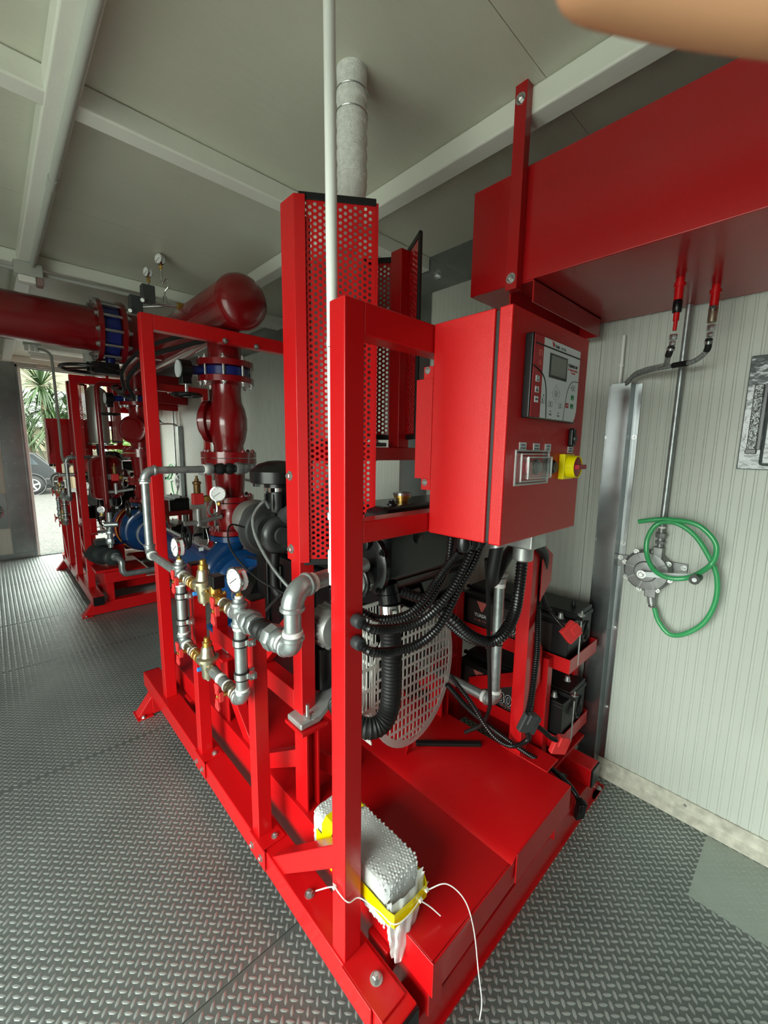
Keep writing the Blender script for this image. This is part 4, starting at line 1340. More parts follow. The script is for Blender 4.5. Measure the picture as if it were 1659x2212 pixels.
    for x, y in ((0.84, 1.95), (0.83, 2.0)):
        part('red_guard_clip', B().obox((x + 0.02, y, 0.90), (0.6, 0, 0.8), (0, 1, 0), (-0.8, 0, 0.6), 0.035, 0.02, 0.002), REDPLASTIC, en)
    # wiring on the engine flank
    w = B()
    for k_, (a, b_) in enumerate((((0.84, 1.5, 0.95), (0.83, 1.95, 0.70)), ((0.83, 1.35, 0.85), (0.86, 1.9, 0.80)))):
        mid = (Vector(a) + Vector(b_)) / 2 + Vector((-0.04, 0, -0.08))
        w.tube(spl([a, mid, b_], 8), 0.008, 8)
    part('wiring', w, RUBBER, en)
    part('sensor_cable', B().tube(spl([(0.745, 1.28, 1.02), (0.70, 1.45, 1.06), (0.68, 1.62, 1.14), (0.72, 1.72, 1.22), (0.80, 1.72, 1.20)], 8), 0.004, 8), RUBBER, en)


def pump(far):
    X, Y, Z = Vector((1, 0, 0)), Vector((0, 1, 0)), Vector((0, 0, 1))
    ax, zc = 1.07, 0.72
    pm = thing('fire_pump', L('blue cast end-suction pump below the near red riser', 'blue cast pump of the far set, its suction end facing the near set'), 'pump', (ax, 2.4, 0.45), 'blue pumps')
    part('volute', B().lathe((ax, 2.40, zc), Y, [(0, 0.10), (0.01, 0.16), (0.03, 0.175), (0.07, 0.198), (0.13, 0.198), (0.17, 0.175), (0.20, 0.14), (0.23, 0.12), (0.25, 0.12)], 40), BLUE, pm)
    part('volute_flange', B().lathe((ax, 2.375, zc), Y, [(0, 0.215), (0.028, 0.215)], 36), BLUE, pm)
    nk = spl([(ax - 0.165, 2.50, zc - 0.06), (ax - 0.17, 2.50, zc + 0.03), (ax - 0.135, 2.505, zc + 0.12), (ax - 0.06, 2.515, zc + 0.185), (ax - 0.012, 2.52, zc + 0.23), (ax, 2.52, zc + 0.275)], 8)
    part('discharge_neck', B().tube(nk, [0.056 + 0.034 * i / (len(nk) - 1) for i in range(len(nk))], 24), BLUE, pm)
    part('discharge_flange', B().lathe((ax, 2.52, 0.985), Z, [(0, 0.135), (0.032, 0.135)], 36), BLUE, pm)
    flange_bolts(pm, (ax, 2.52, 0.985), Z, 0.115, 8, 0.0, 0.009)
    for o in [c for c in pm.children if c.name.startswith('bolt')]:
        o.rotation_quaternion = Vector((0, 0, -1)).to_track_quat('Z', 'Y')
    part('bearing_lantern', B().lathe((ax, 2.04, zc), Y, [(0, 0.215), (0.022, 0.215), (0.024, 0.17), (0.20, 0.12), (0.28, 0.13), (0.335, 0.18)], 36), BLUE, pm)
    for a in (0.5, 1.57, 2.64, 3.7, 5.7):
        d = Vector((math.cos(a), 0, math.sin(a)))
        part('lantern_rib', B().prism([Vector((ax, 2.06, zc)) + d * 0.12, Vector((ax, 2.06, zc)) + d * 0.20, Vector((ax, 2.37, zc)) + d * 0.17, Vector((ax, 2.37, zc)) + d * 0.10], Y.cross(d) * 0.014), BLUE, pm, bevel=0.003)
    part('inspection_guard', B().lathe((ax, 2.12, zc), Y, [(0, 0.168), (0.12, 0.142)], 36), STAIN, pm)
    flange_bolts(pm, (ax, 2.38, zc), Y, 0.195, 10, -0.006, 0.008, material=BLUE)
    # feet
    for s in (-1, 1):
        x = ax + s * 0.215
        part('foot', B().prism([(x - 0.075, 2.03, 0.567), (x + 0.075, 2.03, 0.567), (x + 0.075, 2.24, 0.567), (x - 0.075, 2.24, 0.567)], (0, 0, 0.02)).prism([(x + s * 0.03, 2.08, 0.587), (x - s * 0.09, 2.08, 0.587), (x - s * 0.09, 2.08, 0.72)], (0, 0.014, 0)).prism([(x + s * 0.03, 2.19, 0.587), (x - s * 0.09, 2.19, 0.587), (x - s * 0.09, 2.19, 0.72)], (0, 0.014, 0)), BLUE, pm, bevel=0.003)
        fastener(pm, (x + s * 0.03, 2.13, 0.587), (0, 0, 1), 0.010)
    # suction pipe to mid plane with its isolating valve
    part('suction_flange', B().lathe((ax, 2.65, zc), Y, [(0, 0.14), (0.028, 0.14)], 36), BLUE, pm)
    part('suction_ring', B().lathe((ax, 2.68, zc), Y, [(0, 0.135), (0.012, 0.135)], 36), CASTAL, pm)
    sp = thing('suction_pipe', L('blue suction pipe half joined to the near pump', 'blue suction pipe half joined to the far pump'), 'pipe', (ax, 3.1, zc - 0.11), 'suction pipes')
    part('pipe', B().lathe((ax, 2.692, zc), Y, [(0, 0.125), (0.03, 0.125), (0.032, 0.095), (0.25, 0.11), (YM - 2.692 - 0.001, 0.11)], 32), BLUE, sp)
    gv = thing('suction_valve', L('black handwheel gear valve on the blue suction pipe behind the near pump', 'black handwheel gear valve on the far suction pipe'), 'valve', (ax - 0.02, 2.76, 0.82), 'suction valves')
    part('gearbox', B().box(ax - 0.11, ax - 0.02, 2.72, 2.80, 0.955, 1.03).cyl((ax, 2.76, 0.82), (ax, 2.76, 0.96), 0.03, n=14), BLACKP, gv, bevel=0.006)
    wc = Vector((ax - 0.20, 2.76, 0.985))
    whl = B().ring(wc, X, 0.075, 0.010, 28, 8)
    for a in (0.3, 2.4, 4.5):
        d = Vector((0, math.cos(a), math.sin(a)))
        whl.bar(wc, wc + d * 0.075, 0.014, 0.008, X)
    part('handwheel', whl.cyl(wc - X * 0.01, wc + X * 0.10, 0.010, n=10), BLACKP, gv)


def riser(far):
    X, Y, Z = Vector((1, 0, 0)), Vector((0, 1, 0)), Vector((0, 0, 1))
    x, y = 1.07, 2.52
    rs = thing('discharge_riser', L('glossy red flanged riser pipe standing on the near blue pump', 'glossy red flanged riser pipe standing on the far blue pump'), 'pipe', (x, y, 1.02), 'discharge risers')
    P = lambda z: (x, y, z)
    part('expansion_joint', B().lathe(P(1.022), Z, [(0, 0.135), (0.028, 0.135), (0.03, 0.08), (0.045, 0.078), (0.09, 0.092), (0.135, 0.078), (0.165, 0.082), (0.167, 0.137), (0.197, 0.137)], 36), REDPIPE, rs)
    part('reducer', B().lathe(P(1.225), Z, [(0, 0.137), (0.032, 0.137), (0.034, 0.080), (0.20, 0.093), (0.225, 0.098), (0.227, 0.160), (0.262, 0.160)], 36), REDPIPE, rs)
    part('top_pipe', B().lathe(P(2.016), Z, [(0, 0.160), (0.034, 0.160), (0.036, 0.096), (0.25, 0.096)], 36), REDPIPE, rs)
    flange_bolts(rs, P(1.225), Z, 0.115, 8, 0.032, 0.010, material=REDPIPE)
    flange_bolts(rs, P(1.487), Z, 0.138, 8, 0.038, 0.011, material=REDPIPE)
    
    flange_bolts(rs, P(1.022), Z, 0.115, 8, 0.028, 0.010, material=REDPIPE)
    cv = thing('check_valve', L('bulbous red check valve in the near riser', 'bulbous red check valve in the far riser'), 'valve', (x, y, 1.49), 'check valves')
    part('body', B().lathe(P(1.491), Z, [(0, 0.160), (0.034, 0.160), (0.036, 0.088), (0.07, 0.086), (0.11, 0.10), (0.17, 0.112), (0.23, 0.113), (0.29, 0.102), (0.33, 0.086), (0.38, 0.082), (0.425, 0.085), (0.435, 0.160), (0.468, 0.160)], 40), REDPIPE, cv)
    d = Vector((-0.72, 0.69, 0)).normalized()
    part('bonnet', B().lathe(Vector(P(1.705)) + d * 0.04, d, [(0, 0.085), (0.05, 0.095), (0.055, 0.125), (0.085, 0.125), (0.09, 0.11), (0.11, 0.09), (0.12, 0)], 36), REDPIPE, cv)
    for a in range(6):
        u, w, dd = frame(d)
        q = Vector(P(1.705)) + d * 0.125 + (u * math.cos(a * math.pi / 3) + w * math.sin(a * math.pi / 3)) * 0.11
        fastener(cv, q, d, 0.009, material=REDPIPE)
    bv = thing('butterfly_valve', L('dark blue butterfly valve with black gearbox above the near check valve', 'dark blue butterfly valve with black gearbox above the far check valve'), 'valve', (x, y, 1.96), 'butterfly valves')
    part('wafer', B().lathe(P(1.961), Z, [(0, 0.125), (0.005, 0.132), (0.049, 0.132), (0.054, 0.125)], 36), BLUEV, bv)
    part('stem_housing', B().cyl((x - 0.12, y, 1.988), (x - 0.21, y, 1.982), 0.026, n=16), BLUEV, bv)
    part('stem_end', B().cyl((x + 0.12, y, 1.988), (x + 0.155, y, 1.988), 0.02, n=12), BLUEV, bv)
    part('gearbox', B().cyl((x - 0.205, y, 1.98), (x - 0.265, y, 1.98), 0.052, n=24).box(x - 0.26, x - 0.21, y - 0.035, y + 0.035, 1.90, 1.99), BLACKP, bv, bevel=0.004)
    part('indicator_glare_disc', B().cyl((x - 0.265, y, 1.98), (x - 0.272, y, 1.98), 0.046, n=24), WHITE, bv)  # white face paints in the glare on the gear drive
    part('shaft', B().cyl((x - 0.235, y - 0.015, 1.845), (x - 0.235, y - 0.015, 1.93), 0.009, n=10), STEEL, bv)
    wc = Vector((x - 0.235, y - 0.015, 1.84))
    wh = B().ring(wc, Z, 0.075, 0.009, 30, 8).cyl(wc - Z * 0.01, wc + Z * 0.015, 0.02, n=14)
    for a in (0.2, 2.3, 4.4):
        wh.bar(wc + Z * 0.005, wc + Vector((math.cos(a), math.sin(a), 0)) * 0.075, 0.014, 0.008)
    part('handwheel', wh, BLACKP, bv)
    for i in range(8):
        a = 0.3 + i * math.pi / 4
        q = Vector((x + 0.143 * math.cos(a), y + 0.143 * math.sin(a), 0))
        part('stud', B().cyl(q + Z * 1.905, q + Z * 2.075, 0.0075, n=10), STEEL, bv)
        for z, s in ((2.05, 1), (1.926, -1)):
            fastener(bv, q + Z * z, (0, 0, s), 0.012)
    # small test line on the riser: gauge, relief cock, air vent
    tl = thing('test_fittings', L('pressure gauge with looped siphon, red cocks and brass air vent on the near riser', 'pressure gauge, red cock and brass air vent on the far riser'), 'gauge fittings', (0.93, 2.47, 1.1), 'riser test fittings')
    part('siphon_loop', B().tube(spl([(1.0, 2.47, 1.26), (0.95, 2.45, 1.255), (0.92, 2.44, 1.235), (0.90, 2.44, 1.195), (0.915, 2.44, 1.16), (0.945, 2.44, 1.17), (0.95, 2.44, 1.21), (0.94, 2.44, 1.25)], 8), 0.007, 8), STEEL, tl)
    gauge(tl, (0.945, 2.40, 1.285), (-0.45, -0.9, 0), 0.042)
    cb = B().box(0.815, 0.875, 2.43, 2.47, 1.225, 1.29)
    part('red_cock', cb, REDPLASTIC, tl, bevel=0.006)
    part('cock_pipe', B().cyl((0.845, 2.45, 1.20), (0.845, 2.45, 1.10), 0.016, n=12).cyl((0.845, 2.45, 1.12), (0.765, 2.45, 1.12), 0.014, n=12).cyl((0.845, 2.45, 1.12), (0.985, 2.47, 1.14), 0.014, n=12).cyl((0.875, 2.45, 1.26), (0.985, 2.47, 1.24), 0.012, n=12), CASTAL, tl)
    part('brass_union', B().lathe((0.875, 2.45, 1.255), X, [(0, 0.014), (0.01, 0.02), (0.03, 0.02), (0.04, 0.012)], 8), BRASS, tl)
    part('air_vent', B().lathe((0.845, 2.45, 1.29), Z, [(0, 0.018), (0.004, 0.019), (0.05, 0.019), (0.055, 0.024), (0.065, 0.024), (0.07, 0.012), (0.082, 0.012), (0.083, 0.007), (0.10, 0.007)], 18), mat('aged_brass', (0.22, 0.13, 0.05), 0.4, metal=0.7), tl)
    part('tag_wire', B().tube(spl([(0.84, 2.44, 1.10), (0.80, 2.43, 1.04), (0.83, 2.43, 0.97), (0.885, 2.43, 1.0), (0.88, 2.44, 1.08)], 8), 0.0018, 6), STEEL, tl)
    part('tag', B().box(0.83, 0.855, 2.427, 2.431, 0.955, 0.975), WHITE, tl)


def battery_rack(far):
    X, Y, Z = Vector((1, 0, 0)), Vector((0, 1, 0)), Vector((0, 0, 1))
    rk = thing('battery_rack', L('red two-tier steel battery rack between the engine and the ribbed wall', 'red two-tier battery rack of the far set'), 'rack', (1.79, 0.9, 0.2), 'battery racks')
    for z in (0.645, 0.285):
        t = B()
        x0, x1, y0, y1 = 1.652, 1.945, 0.622, 1.20
        if z < 0.5:
            y0 = 0.635
        t.box(x0, x1, y0, y1, z, z + 0.005)
        part('tray_floor', t, RED, rk)
        part('tray_side', B().box(x0, x0 + 0.004, y0, y1, z + 0.005, z + 0.062), RED, rk, bevel=0.0008)
        part('tray_side', B().box(x1 - 0.004, x1, y0, y1, z + 0.005, z + 0.062), RED, rk, bevel=0.0008)
        part('tray_end', B().box(x0 + 0.004, x1 - 0.004, y0, y0 + 0.004, z + 0.005, z + 0.062), RED, rk, bevel=0.0008)
        part('tray_end', B().box(x0 + 0.004, x1 - 0.004, y1 - 0.004, y1, z + 0.005, z + 0.062), RED, rk, bevel=0.0008)
    for (x, y, zt) in ((1.605, 0.69, 0.70), (1.605, 1.15, 0.86), (1.90, 0.69, 0.645), (1.90, 1.15, 0.645)):
        part('leg', B().box(x, x + 0.045, y, y + 0.05, 0.2, zt), RED, rk, bevel=0.003)
    part('diagonal', B().prism([(1.646, 0.74, 0.62), (1.646, 0.74, 0.55), (1.646, 1.10, 0.36), (1.646, 1.10, 0.43)], (0.005, 0, 0)), RED, rk)
    part('base_foot', B().box(1.60, 1.95, 0.64, 0.70, 0.2, 0.215), RED, rk, bevel=0.002)
    part('base_foot', B().box(1.60, 1.95, 1.12, 1.18, 0.2, 0.215), RED, rk, bevel=0.002)
    fastener(rk, (1.80, 0.67, 0.215), Z, 0.010)
    fastener(rk, (1.62, 0.655, 0.215), Z, 0.010)
    for lvl, z in enumerate((0.651, 0.291)):
        bt = thing('battery', (L('black starter battery on the upper tray of the near rack', 'black starter battery on the upper tray of the far rack'), L('black starter battery on the lower tray of the near rack', 'black starter battery on the lower tray of the far rack'))[lvl], 'battery', (1.795, 0.91, z), 'starter batteries')
        x0, x1, y0, y1 = 1.672, 1.918, 0.645, 1.175
        h = 0.185
        part('case', B().box(x0, x1, y0, y1, z, z + h), BATT, bt, bevel=0.006)
        part('lid', B().box(x0 - 0.004, x1 + 0.004, y0 - 0.004, y1 + 0.004, z + h, z + h + 0.018), BATT, bt, bevel=0.004)
        part('lid_ridge', B().box(x0 + 0.07, x1 - 0.004, y0 + 0.0, y1 - 0.0, z + h + 0.018, z + h + 0.040), BATT, bt, bevel=0.004)
        part('hold_down_bar', B().box(x0 + 0.055, x0 + 0.072, y0 - 0.03, y1 + 0.02, z + h + 0.019, z + h + 0.036), BATT, bt, bevel=0.002)
        for yy, dx in ((y0 + 0.05, 0.03), (y0 + 0.05, 0.16), (y1 - 0.06, 0.16)):
            part('terminal', B().lathe((x0 + dx, yy, z + h + (0.018 if dx < 0.1 else 0.04)), Z, [(0, 0.015), (0.004, 0.012), (0.022, 0.009), (0.023, 0)], 14), CASTAL if not (lvl == 0 and dx > 0.1) else BATT, bt)
        part('tie_rod', B().cyl((x0 + 0.064, y0 - 0.022, z + 0.005), (x0 + 0.064, y0 - 0.022, z + h + 0.06), 0.0035, n=8).lathe((x0 + 0.064, y0 - 0.022, z + h + 0.036), Z, [(0, 0.009), (0.006, 0.009), (0.006, 0.016), (0.009, 0.016)], 6), STEEL, bt)
        # carrying rope coil
        part('carry_rope', B().tube(spl([(x0 + 0.10, y0 - 0.006, z + 0.16), (x0 + 0.09, y0 - 0.02, z + 0.12), (x0 + 0.12, y0 - 0.022, z + 0.10), (x0 + 0.15, y0 - 0.02, z + 0.13), (x0 + 0.13, y0 - 0.022, z + 0.16), (x0 + 0.105, y0 - 0.024, z + 0.13), (x0 + 0.15, y0 - 0.012, z + 0.15), (x0 + 0.19, y0 - 0.006, z + 0.16)], 6), 0.0055, 8), RUBBER, bt)
        if not far:
            # printed label on the long side that faces the aisle (reads along -y)
            u, v = (0, -1, 0), (0, 0, 1)
            xx = x0 - 0.0008
            lb = part('label', B().box(xx, x0, y0 + 0.07, y1 - 0.03, z + 0.045, z + 0.178), mat('battery_label', (0.030, 0.024, 0.022), 0.4), bt)
            lg = B()
            c0, c1 = 1.062, z + 0.126
            for k_ in range(5):
                a0, a1 = -0.34 + k_ * 0.136, -0.34 + k_ * 0.136 + 0.105
                lg.prism([(xx, c0 - 0.012 * a0, c1), (xx, c0 - 0.012 * a1, c1), (xx, c0 - 0.085 * a1, c1 + 0.048), (xx, c0 - 0.085 * a0, c1 + 0.048)], (-0.0005, 0, 0))
            part('logo', lg, PINKINK, lb)
            text('lettering', 'YUASA', 0.024, (xx - 0.0004, 1.103, z + 0.097), u, v, WHITE, lb, bold=0.0004, sx=0.9)
            text('lettering', '12  180  1175', 0.012, (xx - 0.0004, 1.103, z + 0.075), u, v, PINKINK, lb)
            text('number_outline', '300', 0.075, (xx - 0.0003, 0.948, z + 0.072), u, v, WHITE, lb, bold=0.0024, sx=0.95)
            text('number', '300', 0.075, (xx - 0.0010, 0.948, z + 0.072), u, v, BATT, lb, bold=0.0006, sx=0.95)
            bx = B()
            for (ya, yb) in ((0.93, 0.905), (0.895, 0.87)):
                for q in ((ya, yb, z + 0.063, z + 0.0642), (ya, yb, z + 0.050, z + 0.0512), (ya, ya - 0.0012, z + 0.05, z + 0.064), (yb, yb + 0.0012, z + 0.05, z + 0.064)):
                    bx.box(xx - 0.0005, xx, min(q[0], q[1]), max(q[0], q[1]), q[2], q[3])
            part('print_box', bx, PINKINK, lb)


def fuel_tank(far):
    X, Y, Z = Vector((1, 0, 0)), Vector((0, 1, 0)), Vector((0, 0, 1))
    tk = thing('fuel_tank', L('large red box-shaped fuel tank hanging under the ceiling at right', 'red fuel tank hanging under the ceiling at the far end'), 'tank', (1.69, 0.3, 2.05), 'fuel tanks')
    part('tank_body', B().box(1.362, 2.03, -0.36, 0.985, 2.118, 2.472), REDTANK, tk, bevel=0.003)
    for y in (0.775, -0.28):
        h = part('hanger', B().box(1.326, 1.360, y, y + 0.042, 2.09, 2.705 if y > 0 else 2.70), REDTANK, tk, bevel=0.0015)
        fastener(h, (1.326, y + 0.021, 2.655), (-1, 0, 0), 0.011)
        fastener(h, (1.326, y + 0.021, 2.125), (-1, 0, 0), 0.011)
        q = B().box(1.362, 1.955, y - 0.045, y - 0.04, 2.045, 2.118).box(1.362, 1.955, y + 0.04, y + 0.045, 2.045, 2.118).box(1.362, 1.955, y - 0.045, y + 0.045, 2.112, 2.118).box(1.950, 1.955, y - 0.045, y + 0.045, 2.045, 2.112)
        c = part('saddle', q, REDTANK, tk, bevel=0.001)
        fastener(c, (1.55, y, 2.112), (0, 0, -1), 0.009)
        fastener(c, (1.88, y, 2.112), (0, 0, -1), 0.009)
    for k_, (x, y) in enumerate(((1.69, 0.394), (1.84, 0.323))):
        part('outlet', B().cyl((x, y, 2.05), (x, y, 2.118), 0.013, n=14).lathe((x, y, 2.09), Z, [(0, 0.017), (0.012, 0.017)], 14), RED, tk)
    fo = thing('fuel_hoses', L('pair of clear braided fuel hoses with valves below the near tank', 'pair of clear fuel hoses below the far tank'), 'hoses', (1.85, 0.42, 1.85), 'fuel hoses')
    x, y = 1.69, 0.394
    part('valve', B().lathe((x, y, 2.01), Z, [(0, 0.011), (0.004, 0.014), (0.036, 0.014), (0.04, 0.011)], 10), BLACKP, fo)
    part('tail_pipe', B().cyl((x, y, 1.985), (x, y, 2.012), 0.009, n=12).cyl((x, y + 0.001, 1.955), (x, y, 1.985), 0.006, n=10), RED, fo)
    part('union', hexnut(hexnut(B(), (x, y + 0.002, 1.935), Z, 0.012, 0.016), (x, y + 0.003, 1.915), Z, 0.010, 0.014), STEEL, fo)
    x, y = 1.84, 0.323
    part('valve', B().lathe((x, y, 1.995), Z, [(0, 0.010), (0.004, 0.014), (0.05, 0.014), (0.055, 0.012)], 10), NICKEL, fo)
    part('valve_lever', B().box(x - 0.045, x + 0.008, y - 0.008, y + 0.004, 2.032, 2.042), BLACKP, fo, bevel=0.002)
    part('union', hexnut(hexnut(B(), (x, y, 1.980), Z, 0.013, 0.018), (x, y, 1.958), Z, 0.011, 0.014), STEEL, fo)
    h1 = [(1.69, 0.398, 1.905), (1.705, 0.408, 1.88), (1.758, 0.425, 1.862), (1.82, 0.46, 1.868), (1.90, 0.53, 1.875), (1.96, 0.585, 1.868), (1.995, 0.622, 1.83)]
    h2 = [(1.84, 0.325, 1.945), (1.862, 0.332, 1.91), (1.90, 0.373, 1.886), (1.93, 0.434, 1.885), (1.96, 0.533, 1.880), (1.985, 0.60, 1.862), (1.998, 0.635, 1.82)]
    for h in (h1, h2):
        q = spl(h, 8)
        part('hose', B().tube(q, 0.009, 10), CLEARH, fo)
        part('hose_sleeve', B().tube(q[0:9], 0.0105, 10), RUBBER, fo)
        part('hose_clip', B().cyl(q[1], q[3], 0.0125, n=12), STEEL, fo)
    part('hose_sleeve', B().tube(spl(h2, 8)[19:26], 0.0105, 10), RUBBER, fo)
    # wall duct that swallows the hoses
    du = thing('cable_duct', L('galvanised U-shaped duct standing on the right wall beside the hand pump', 'galvanised duct on the right wall at the far end'), 'duct', (2.0, 0.632, 0), 'wall ducts')
    q = B().prism([(2.036, 0.700, 0.0), (2.036, 0.676, 0.0), (1.984, 0.672, 0.0), (1.984, 0.600, 0.0), (2.036, 0.596, 0.0), (2.036, 0.568, 0.0), (2.034, 0.568, 0.0), (2.034, 0.594, 0.0), (1.982, 0.597, 0.0), (1.982, 0.675, 0.0), (2.034, 0.678, 0.0), (2.034, 0.700, 0.0)], (0, 0, 1.845))
    part('sheet', q, GALVS, du, bevel=0.0008)
    for z in (0.35, 0.75, 1.15, 1.62):
        for y in (0.581, 0.690):
            fastener(du, (2.034, y, z), (-1, 0, 0), 0.006, name='screw')
    part('riser_conduit', B().cyl((2.025, 0.655, 1.84), (2.025, 0.655, 2.05), 0.007, n=10).lathe((2.025, 0.655, 1.92), Z, [(0, 0.010), (0.012, 0.010)], 10), PVC, du)
    # hand pump, its pipe and hose
    hp = thing('hand_pump', L('grey cast semi-rotary hand pump with crank on the right wall', 'grey hand pump on the right wall at the far end'), 'hand pump', (2.01, 0.474, 0.93), 'hand pumps')
    c = Vector((2.005, 0.470, 1.055))
    part('casing', B().lathe(c + X * 0.03, -X, [(0, 0.085), (0.012, 0.09), (0.034, 0.09), (0.038, 0.084), (0.050, 0.080), (0.054, 0.045), (0.062, 0.040), (0.064, 0.02)], 32), PUMPG, hp)
    for i in range(8):
        a = 0.25 + i * math.pi / 4
        d = Vector((0, math.cos(a), math.sin(a)))
        if i % 2 == 0 or True:
            part('rib', B().bar(c - X * 0.021 + d * 0.042, c - X * 0.021 + d * 0.080, 0.005, 0.006, X), PUMPG, hp)
        o = fastener(hp, c - X * 0.009 + d * 0.088, (-1, 0, 0), 0.007)
    part('ear', B().box(2.030, 2.038, 0.555, 0.60, 1.045, 1.10), PUMPG, hp, bevel=0.002)
    part('ear', B().box(2.030, 2.038, 0.335, 0.40, 1.07, 1.105), PUMPG, hp, bevel=0.002)
    fastener(hp, (2.030, 0.585, 1.085), (-1, 0, 0), 0.007)
    fastener(hp, (2.030, 0.348, 1.088), (-1, 0, 0), 0.007)
    part('outlet_boss', B().box(1.985, 2.02, 0.418, 0.455, 1.11, 1.165), PUMPG, hp, bevel=0.004)
    part('inlet_boss', B().box(1.985, 2.02, 0.425, 0.468, 0.945, 0.985), PUMPG, hp, bevel=0.004)
    part('crank', B().bar((1.935, 0.472, 1.052), (1.925, 0.285, 1.085), 0.006, 0.022, (0, 0, 1)), WHITE, hp, bevel=0.001)
    fastener(hp, (1.932, 0.472, 1.052), (-1, 0, 0), 0.011)
    part('handle', B().cyl((1.93, 0.285, 1.085), (1.875, 0.285, 1.085), 0.018, n=18), BLACKP, hp)
    part('handle_end', B().cyl((1.875, 0.285, 1.085), (1.8735, 0.285, 1.085), 0.008, n=12), WHITE, hp)
    part('union', hexnut(hexnut(B().cyl((2.004, 0.434, 1.16), (2.004, 0.434, 1.26), 0.012, n=12), (2.004, 0.434, 1.215), Z, 0.021, 0.022), (2.004, 0.434, 1.185), Z, 0.019, 0.012), PUMPG, hp)
    part('thread_tape', B().cyl((2.004, 0.434, 1.245), (2.004, 0.434, 1.252), 0.014, n=12), TEFLON, hp)
    wp = part('wall_pipe', B().cyl((2.004, 0.434, 1.255), (2.004, 0.428, 2.117), 0.0115, n=16), GALV, None, label=L('thin vertical galvanised pipe on the right wall above the hand pump', 'thin vertical galvanised pipe on the right wall above the far hand pump'), cat='pipe', group='hand pump pipes')
    part('hose_tail', B().cyl((2.004, 0.446, 0.945), (2.004, 0.440, 0.915), 0.015, n=12).cyl((2.004, 0.44, 0.915), (2.004, 0.437, 0.90), 0.011, n=12), CASTAL, hp)
    part('hose_clip', B().ring((2.002, 0.437, 0.905), Z, 0.0125, 0.003, 16, 6), STEEL, hp)
    P2 = [(0.511, 1.266), (0.448, 1.284), (0.385, 1.291), (0.309, 1.282), (0.253, 1.231), (0.241, 1.179), (0.257, 1.13), (0.303, 1.086), (0.363, 1.069), (0.421, 1.085), (0.459, 1.137), (0.466, 1.205), (0.439, 1.268), (0.384, 1.279), (0.319, 1.239), (0.268, 1.165), (0.234, 1.09), (0.228, 0.99), (0.254, 0.896), (0.308, 0.83), (0.361, 0.807), (0.406, 0.847), (0.428, 0.90)]
    Xh = [1.965, 1.96, 1.958, 1.955, 1.953, 1.95, 1.948, 1.905, 1.895, 1.905, 1.93, 1.94, 1.945, 1.965, 1.975, 1.98, 1.982, 1.985, 1.985, 1.987, 1.992, 1.998, 2.002]
    k = 1.985
    hz = [(x_, y_, z_) for x_, (y_, z_) in zip(Xh, P2)]
    part('drain_hose', B().tube(spl(hz, 5), 0.0095, 12), GREENH, None, label=L('looped green transparent hose hanging on the near hand pump', 'looped green transparent hose hanging on the far hand pump'), cat='hose', group='green hoses')


build_set()
FLIP[0] = True
build_set()
FLIP[0] = False
# ================================================================== COMMON PIPEWORK BETWEEN THE TWO SETS
X, Y, Z = Vector((1, 0, 0)), Vector((0, 1, 0)), Vector((0, 0, 1))
MX, MZ, MR = 1.07, 2.335, 0.142
mf = thing('collector_manifold', 'thick dark red collector pipe with domed end below the ceiling', 'pipe', (MX, YM, MZ - MR))
dome = [(0, 0), (0.004, 0.05), (0.014, 0.09), (0.030, 0.120), (0.055, 0.138), (0.080, MR)]
part('pipe', B().lathe((MX, 2.20, MZ), Y, dome + [(2 * (YM - 2.20) - t, r) for t, r in reversed(dome)], 44), REDPIPE, mf)
part('weld_bead', B().ring((MX, 2.285, MZ), Y, MR, 0.003, 40, 6), REDPIPE, mf)
mp = thing('main_pipe', 'large dark red outlet pipe crossing the aisle under the ceiling', 'pipe', (0.0, YM, MZ - MR))
part('pipe', B().cyl((XL + 0.005, YM, MZ), (0.595, YM, MZ), MR, n=44), REDPIPE, mp)
part('flange', B().lathe((0.595, YM, MZ), X, [(0, 0.205), (0.028, 0.205)], 44), REDPIPE, mp)
part('spool', B().lathe((0.73, YM, MZ), X, [(0, 0.205), (0.028, 0.205), (0.03, MR), (0.28, MR)], 44), REDPIPE, mp)
mv = thing('main_valve', 'blue butterfly valve clamped between red flanges of the crossing pipe', 'valve', (0.68, YM, MZ - 0.2))
part('wafer', B().lathe((0.624, YM, MZ), X, [(0, 0.16), (0.008, 0.172), (0.097, 0.172), (0.105, 0.16)], 44), BLUEV, mv)
for i in range(12):
    a = 0.15 + i * math.pi / 6
    q = Vector((0, YM + 0.187 * math.cos(a), MZ + 0.187 * math.sin(a)))
    part('stud', B().cyl(q + X * 0.575, q + X * 0.785, 0.010, n=10), STEEL, mv)
    for x_, s in ((0.758, 1), (0.595, -1)):
        fastener(mv, q + X * x_, (s, 0, 0), 0.015)
# its gear drive and horizontal handwheel hang below
part('stem_housing', B().cyl((0.677, YM, MZ - 0.16), (0.677, YM, MZ - 0.235), 0.03, n=16), BLUEV, mv)
part('gearbox', B().box(0.56, 0.72, YM - 0.06, YM + 0.05, MZ - 0.29, MZ - 0.215), BLACKP, mv, bevel=0.008)
part('shaft', B().cyl((0.56, YM - 0.03, MZ - 0.25), (0.56, YM - 0.03, 2.10), 0.012, n=12).cyl((0.56, YM - 0.03, 2.05), (0.56, YM - 0.03, 2.11), 0.03, n=14), BLACKP, mv)
wc = Vector((0.56, YM - 0.03, 2.065))
wh = B().ring(wc, Z, 0.175, 0.0115, 40, 8)
for a in (0.4, 2.5, 4.6):
    wh.bar(wc + Z * 0.01, wc + Vector((math.cos(a), math.sin(a), 0)) * 0.172, 0.028, 0.010)
part('handwheel', wh, BLACKP, mv)
